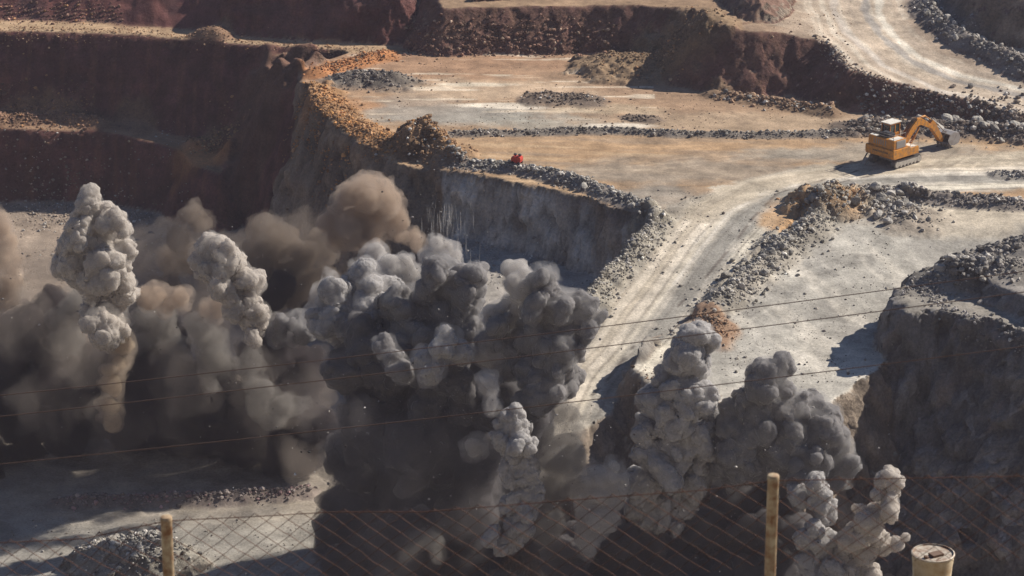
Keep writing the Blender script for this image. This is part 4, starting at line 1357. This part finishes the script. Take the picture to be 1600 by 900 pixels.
for k in range(9):
    gr.box(-2.55 + k * .21, -2.49 + k * .21, -2.46, -2.43, 2.98, 4.02)
gr.build("radiator_grille", M_GRILL, eh)
MB().box(-3.0, -1.0, -2.3, -1.2, 4.2, 4.26, .02).box(-3.0, -2.2, 1.0, 2.3, 4.2, 4.26, .02).build("roof_panel", M_WHITE, eh)
MB().box(-2.6, -1.2, -.9, .9, 4.2, 4.72, .08).box(-2.3, -1.5, -.6, .6, 4.72, 4.86, .04).build("air_intake", M_BLACK, EXC)
MB().tube([(-1.0, 1.5, 4.2), (-1.0, 1.5, 5.3), (-1.12, 1.5, 5.5)], .12, 10).tube([(-1.0, 1.1, 4.2), (-1.0, 1.1, 5.2)], .1, 10).build("exhaust", M_BLACK, EXC, True)
MB().box(-3.47, -3.452, -1.6, 1.2, 2.15, 2.42).build("dark_stripe", mat_plain("faded_dark_lettering", (.10, .06, .04), .7, 0, (.4, .2, .05), 6, .7), EXC)
MB().box(.1, 1.75, -2.45, -.85, 2.55, 2.62, .02).build("walkway", M_WHITE, EXC)
# cab on its riser, left of the boom
MB().box(-.4, 1.9, .8, 2.45, 2.45, 3.5, .05).build("cab_riser", M_YEL, EXC)
cabf = MB()
for x, y in ((-.3, .85), (-.3, 2.4), (1.75, .85), (1.75, 2.4), (.75, .85), (.75, 2.4)):
    cabf.box(x - .06, x + .06, y - .05, y + .05, 3.5, 5.35)
cabf.box(-.36, 1.81, .8, 2.45, 3.5, 4.0, .03).box(-.36, 1.81, .8, 2.45, 5.2, 5.38, .03)
cb = cabf.build("cab", M_YEL, EXC)
MB().box(-.27, 1.72, .88, 2.37, 4.0, 5.2).build("cab_window", M_GLASS, cb)
MB().box(-.5, 2.0, .72, 2.53, 5.38, 5.52, .04).build("cab_roof", M_WHITE, cb)
MB().box(1.95, 2.03, 2.5, 2.8, 4.4, 4.9, .02).tube([(1.75, 2.4, 4.7), (1.99, 2.6, 4.8)], .02, 6).build("mirror", M_BLACK, cb)
# boom, stick, bucket
bm_ = MB().prism([(.9, 2.1), (1.5, 1.85), (3.0, 3.45), (4.35, 4.65), (4.9, 4.65), (7.3, 3.55), (7.5, 3.95), (6.2, 4.85), (4.9, 5.6), (4.1, 5.6), (2.7, 4.55), (1.2, 2.75)], -.48, .48, .06)
boom = bm_.build("boom", M_YEL, EXC)
for sy in (-1, 1):
    MB().tube([(1.9, sy * .72, 1.9), (3.4, sy * .72, 3.35)], .19, 10).tube([(3.4, sy * .72, 3.35), (4.4, sy * .6, 4.4)], .10, 10).build("boom_cylinder", M_YELD, boom, True)
MB().tube([(4.3, 0, 5.5), (6.2, 0, 5.55)], .17, 10).tube([(6.2, 0, 5.55), (7.6, 0, 4.7)], .09, 10).box(4.1, 4.5, -.15, .15, 5.3, 5.6, .03).build("stick_cylinder", M_YELD, boom, True)
stick = MB().prism([(6.9, 4.2), (7.6, 4.75), (8.1, 4.4), (10.3, 1.35), (10.0, .95), (9.6, 1.05), (7.6, 3.35)], -.36, .36, .05).build("stick", M_YELD, EXC)
MB().tube([(7.7, 0, 4.8), (9.3, 0, 3.6)], .15, 10).tube([(9.3, 0, 3.6), (10.8, 0, 2.3)], .08, 10).prism([(10.0, 1.5), (10.3, 1.4), (11.0, 2.2), (10.8, 2.45)], -.3, -.2).prism([(10.0, 1.5), (10.3, 1.4), (11.0, 2.2), (10.8, 2.45)], .2, .3).build("bucket_cylinder", M_STEEL, stick, True)
bk = MB()
out_ = [(10.1, 1.3), (10.5, 2.15), (11.6, 2.35), (12.5, 2.1), (12.9, 1.2), (12.6, .55), (11.6, .35), (10.6, .55)]
inn = [(10.35, 1.3), (10.65, 1.95), (11.6, 2.1), (12.3, 1.9), (12.6, 1.2), (12.4, .75), (11.6, .6), (10.75, .75)]
for i in range(1, 7):
    bk.prism([out_[i], out_[i + 1] if i < 7 else out_[0], inn[i + 1] if i < 7 else inn[0], inn[i]], -1.25, 1.25)
bk.prism(out_, -1.3, -1.22, .02).prism(out_, 1.22, 1.3, .02)
bucket = bk.build("bucket", M_BUCKET, EXC)
th = MB()
for k in range(5):
    y = -1.1 + k * .55
    th.prism([(10.5, .5), (10.75, .72), (11.1, .5), (10.7, .05)], y - .1, y + .1)
th.build("bucket_teeth", M_STEEL, bucket)
MB().prism([(-3.5, 1.5), (-3.2, 1.5), (-4.5, .12), (-4.75, .12)], 1.55, 1.65).prism([(-3.5, 1.5), (-3.2, 1.5), (-4.5, .12), (-4.75, .12)], 2.25, 2.35).box(-4.6, -3.5, 1.65, 2.25, .15, .22, .0, rot=Matrix.Rotation(math.radians(-47), 4, 'Y'), pivot=(-4.6, 1.9, .18)).build("access_ladder", M_STEEL, EXC)
rl = MB()
for p, q in (((.2, -2.55, 2.55), (.2, -2.55, 3.5)), ((1.9, -2.55, 2.55), (1.9, -2.55, 3.5)), ((.2, -2.55, 3.5), (1.9, -2.55, 3.5)), ((.2, -2.55, 3.05), (1.9, -2.55, 3.05))):
    rl.tube([p, q], .03, 6)
for p, q in (((-3.2, -2.3, 4.2), (-3.2, -2.3, 5.0)), ((-3.2, 2.3, 4.2), (-3.2, 2.3, 5.0)), ((-3.2, -2.3, 5.0), (-3.2, 2.3, 5.0)), ((-3.2, -2.3, 4.6), (-3.2, 2.3, 4.6)), ((-.6, -2.3, 4.2), (-.6, -2.3, 5.0)), ((-3.2, -2.3, 5.0), (-.6, -2.3, 5.0))):
    rl.tube([p, q], .035, 6)
rl.build("handrail", M_STEEL, EXC)
hoses = MB()
for y in (-.2, .0, .2):
    hoses.tube([(1.3, y, 3.1), (2.7, y, 4.75), (4.1, y, 5.78), (4.9, y, 5.8), (6.1, y, 5.1), (7.3, y, 4.6)], .045, 6)
hoses.build("hose", M_BLACK, boom, True)

# ---- small red machine on the pit rim
rp_ = at(808, 262, 0.4)
RD = empty("compressor", (rp_[0], rp_[1], float(ground_z(rp_[0], rp_[1])[0]) - .05), math.radians(-25))
tag(RD, "small red machine with dark tops on the rim above the pit wall", "compressor")
MB().prism([(-.72, .35), (.0, .22), (.0, 1.15), (-.66, 1.08), (-.76, .8)], -.5, .5, .05).build("body", M_REDP, RD)
MB().prism([(.02, .2), (.62, .3), (.74, .75), (.66, 1.1), (.02, 1.2)], -.48, .48, .05).build("hood", M_REDP, RD)
for x in (-.28, .42):
    MB().lathe([(.10, 1.1), (.10, 1.28), (.24, 1.3), (.26, 1.42), (.16, 1.5)], 14, x, 0).build("exhaust_cap", M_BLACK, RD, True)
for x in (-.45, .45):
    for y in (-.5, .5):
        MB().tube([(x, y - .07, .22), (x, y + .07, .22)], .22, 14).build("wheel", M_BLACK, RD)

# ---- fence on the near rim
FY = 14.0
TOP = [(-260, 862), (0, 848), (130, 842), (260, 814), (400, 807), (520, 800), (660, 800), (800, 789), (960, 776), (1100, 766), (1208, 751), (1330, 749), (1600, 744), (1900, 746)]
TW = [at_y(a, b, FY) for a, b in TOP]
M_RUST = mat_plain("rusty_wire", (.15, .07, .045), .85, .1, (.07, .04, .03), 9, .5)
M_POST = mat_plain("rust_stained_beige_post", (.50, .39, .25), .6, 0, (.22, .10, .045), 14.0, .8)
FEN = empty("fence", (0, FY, 117.1))
tag(FEN, "rusty chain link wire fence with two round beige posts", "fence")


def top_z(x):
    return np.interp(x, [p[0] for p in TW], [p[2] for p in TW])


def local(p):
    return (p[0], p[1] - FY, p[2] - 117.1)


tw_ = MB()
tw_.tube([local(p) for p in TW], .0026, 6)
tw_.build("top_wire", M_RUST, FEN, True)
# chain link: each strand zigzags from top to bottom
WV, WF = [], []


def strand(pts, r):
    base = len(WV)
    for i, p in enumerate(pts):
        p = np.array(p)
        d = np.array(pts[min(i + 1, len(pts) - 1)]) - np.array(pts[max(i - 1, 0)])
        d = d / np.linalg.norm(d)
        u = np.cross(d, (0, 1, 0))
        u /= np.linalg.norm(u)
        for k in range(4):
            a = math.pi / 4 + math.pi / 2 * k
            WV.append(p + r * (u * math.cos(a) + np.array((0, 1, 0)) * math.sin(a)))
    for i in range(len(pts) - 1):
        for k in range(4):
            WF.append((base + 4 * i + k, base + 4 * i + (k + 1) % 4, base + 4 * i + 4 + (k + 1) % 4, base + 4 * i + 4 + k))


cell, rise = .118, .100
r_f = np.random.default_rng(3)
x0, x1 = TW[0][0], TW[-1][0]
nst = int((x1 - x0) / cell)
for i in range(-6, nst + 6):
    for dirn in (1, -1):
        xs = x0 + i * cell
        pts = []
        nstep = 11
        for k in range(nstep):
            x = xs + dirn * cell * .5 * k * 1.08
            if x < x0 or x > x1:
                break
            z = top_z(xs) * 0 + top_z(x) + .018 - .0 - rise * .5 * k * 1.0
            pts.append((x + r_f.normal(0, .0022), (.0035 if dirn > 0 else -.0035) * (1 if k % 2 else -1), z - 117.1 + r_f.normal(0, .002)))
        if len(pts) > 1:
            strand(pts, .0018)
mesh_np("wire_mesh", np.array(WV), np.array(WF), [M_RUST], True, parent=FEN)
for px, py in ((259.5, 806), (1208.5, 741)):
    p = at_y(px, py, FY - .04)
    r_ = 9.0 / px_m(p[1], p[2])
    gz = 117.0
    prof = [(r_, gz - 117.1), (r_, p[2] - .028 - 117.1), (r_ * 1.05, p[2] - .026 - 117.1), (r_ * 1.05, p[2] - .012 - 117.1), (r_ * .96, p[2] - .004 - 117.1), (r_ * .6, p[2] - .0005 - 117.1), (r_ * .15, p[2] - 117.1)]
    MB().lathe(prof, 24, p[0], p[1] - FY).build("post", M_POST, FEN, True)

# ---- drum beyond the fence
dp = at_y(1458, 864, 38.0)
ds = px_m(dp[1], dp[2])
R_ = 33.0 / ds
DR = empty("drum", (dp[0], dp[1], dp[2] - 1.0))
tag(DR, "dented cream steel drum with a rusty lid near the fence", "drum")
MB().lathe([(R_ * .86, 0), (R_ * .9, .03), (R_ * .9, .2), (R_ * .93, .25), (R_ * .9, .3), (R_ * .91, .55), (R_ * .94, .6), (R_ * .91, .65), (R_ * .94, .80), (R_ * .985, .90), (R_ * .98, .985)], 40).build("body", mat_plain("cream_drum_paint", (.52, .42, .29), .6, 0, (.36, .24, .13), 4.0, .5), DR, True)
MB().lathe([(R_ * 1.0, .975), (R_ * 1.03, .985), (R_ * 1.03, 1.005), (R_ * .97, 1.012), (R_ * .95, .99), (R_ * .05, .985)], 40).build("lid", mat_plain("rusty_drum_lid", (.50, .44, .36), .6, .2, (.24, .13, .08), 7, .6), DR, True)
MB().box(-.09, .1, -.13, .0, .99, 1.025, .01, rot=Matrix.Rotation(.5, 4, 'Z')).lathe([(.035, .985), (.035, 1.02), (.02, 1.025)], 10, -.12, -.15).build("bung", mat_plain("dark_rust", (.16, .10, .07), .8), DR)
zz_ = float(ground_z(dp[0], dp[1])[0])
DR.location.z = max(dp[2] - 1.0, DR.location.z)

# ---- three sagging cables in front of the pit
M_CABLE = mat_plain("brown_cable", (.12, .075, .06), .8)
for k, (pts, lb) in enumerate((([(-500, 668), (0, 616), (400, 575), (800, 528), (1050, 497), (1410, 450), (1600, 424), (2100, 352)], "highest of the three thin brown cables crossing the view"),
                               ([(-500, 700), (0, 653), (400, 611), (800, 556), (1180, 508), (1400, 484), (1600, 456), (2100, 388)], "middle of the three thin brown cables crossing the view"),
                               ([(-500, 771), (0, 728), (400, 684), (800, 637), (1100, 603), (1400, 567), (1600, 542), (2100, 474)], "lowest of the three thin brown cables crossing the view"))):
    W = [at_y(a, b, 26.0 + .3 * k) for a, b in pts]
    xs = np.linspace(W[0][0], W[-1][0], 60)
    cf = np.polyfit([w[0] for w in W], [w[2] for w in W], 2)
    zs = np.polyval(cf, xs)
    o = MB().tube([(x, 26.0 + .3 * k, z) for x, z in zip(xs, zs)], .0044, 6).build("cable", M_CABLE, None, True)
    tag(o, lb, "cable", "cables crossing in front of the pit")

# ---- stones thrown up by the blast
r = np.random.default_rng(77)
P_D, S_D = [], []
for px, py, sx, sy, dep, n, s0 in ((700, 640, 90, 90, 300, 170, .05), (560, 620, 110, 110, 310, 140, .05), (330, 520, 130, 110, 333, 170, .05), (120, 480, 90, 110, 334, 90, .05), (860, 700, 70, 80, 296, 160, .06),
                                   (1060, 700, 70, 90, 297, 120, .05), (1220, 760, 90, 80, 294, 120, .05), (480, 700, 60, 60, 320, 80, .05), (700, 360, 30, 50, 330, 120, .06)):
    a, b = r.normal(px, sx, n), r.normal(py, sy, n)
    for x_, y_ in zip(a, b):
        p = at_y(x_, y_, dep + r.normal(0, 4))
        P_D.append(p)
        S_D.append(min(s0 * (1 - r.random()) ** (-1 / 2.6), .22))
P_D, S_D = np.array(P_D), np.array(S_D)
rocks_mesh("debris", P_D, S_D, tint((.30, .28, .26), len(P_D), r, .6, (.08, .07, .065), .45), 78, "small stones flying through the dust of the blast", "debris", sink=.5)

# ---- curtain of fine dust and grit falling in front of the curved wall
m_f, nt, b_, out_n = new_mat("falling_grit")
nt.nodes.remove(b_)
t1, d1, mx1 = nd(nt, "ShaderNodeBsdfTransparent"), nd(nt, "ShaderNodeBsdfDiffuse"), nd(nt, "ShaderNodeMixShader")
d1.inputs["Color"].default_value = (.6, .58, .55, 1)
mx1.inputs[0].default_value = .22
nt.links.new(t1.outputs[0], mx1.inputs[1])
nt.links.new(d1.outputs[0], mx1.inputs[2])
nt.links.new(mx1.outputs[0], out_n.inputs["Surface"])
sb = MB()
for k in range(110):
    px = r.normal(694, 17)
    py = r.uniform(315, 405)
    ln = r.uniform(14, 55) * (1.2 if py > 350 else .8)
    p, q = at_y(px, py, 331 + r.normal(0, 1.5)), at_y(px + r.normal(0, 1.5), py + ln, 331)
    q = (q[0], p[1], q[2])
    w = r.uniform(.02, .075)
    sb.tube([p, tuple((np.array(p) + np.array(q)) / 2), q], [w * .3, w, w * .2], 5)
tag(sb.build("falling_dust", m_f), "pale streaks of dust falling in front of the curved wall", "dust", kind="stuff")

# ------------------------------------------------------------------ air
mh, nt, b_, out_h = new_mat("pit_air")
nt.nodes.remove(b_)
vp = nd(nt, "ShaderNodeVolumePrincipled")
vp.inputs["Color"].default_value = (.82, .78, .95, 1)
vp.inputs["Density"].default_value = .00008
nt.links.new(vp.outputs[0], out_h.inputs["Volume"])
hz = MB().box(-470, 470, -70, 950, float(H.min()) - 1.5, max(130.0, float(H.max()) + 2.0)).build("haze", mh)
tag(hz, "thin dusty air over the pit", "haze", kind="stuff")
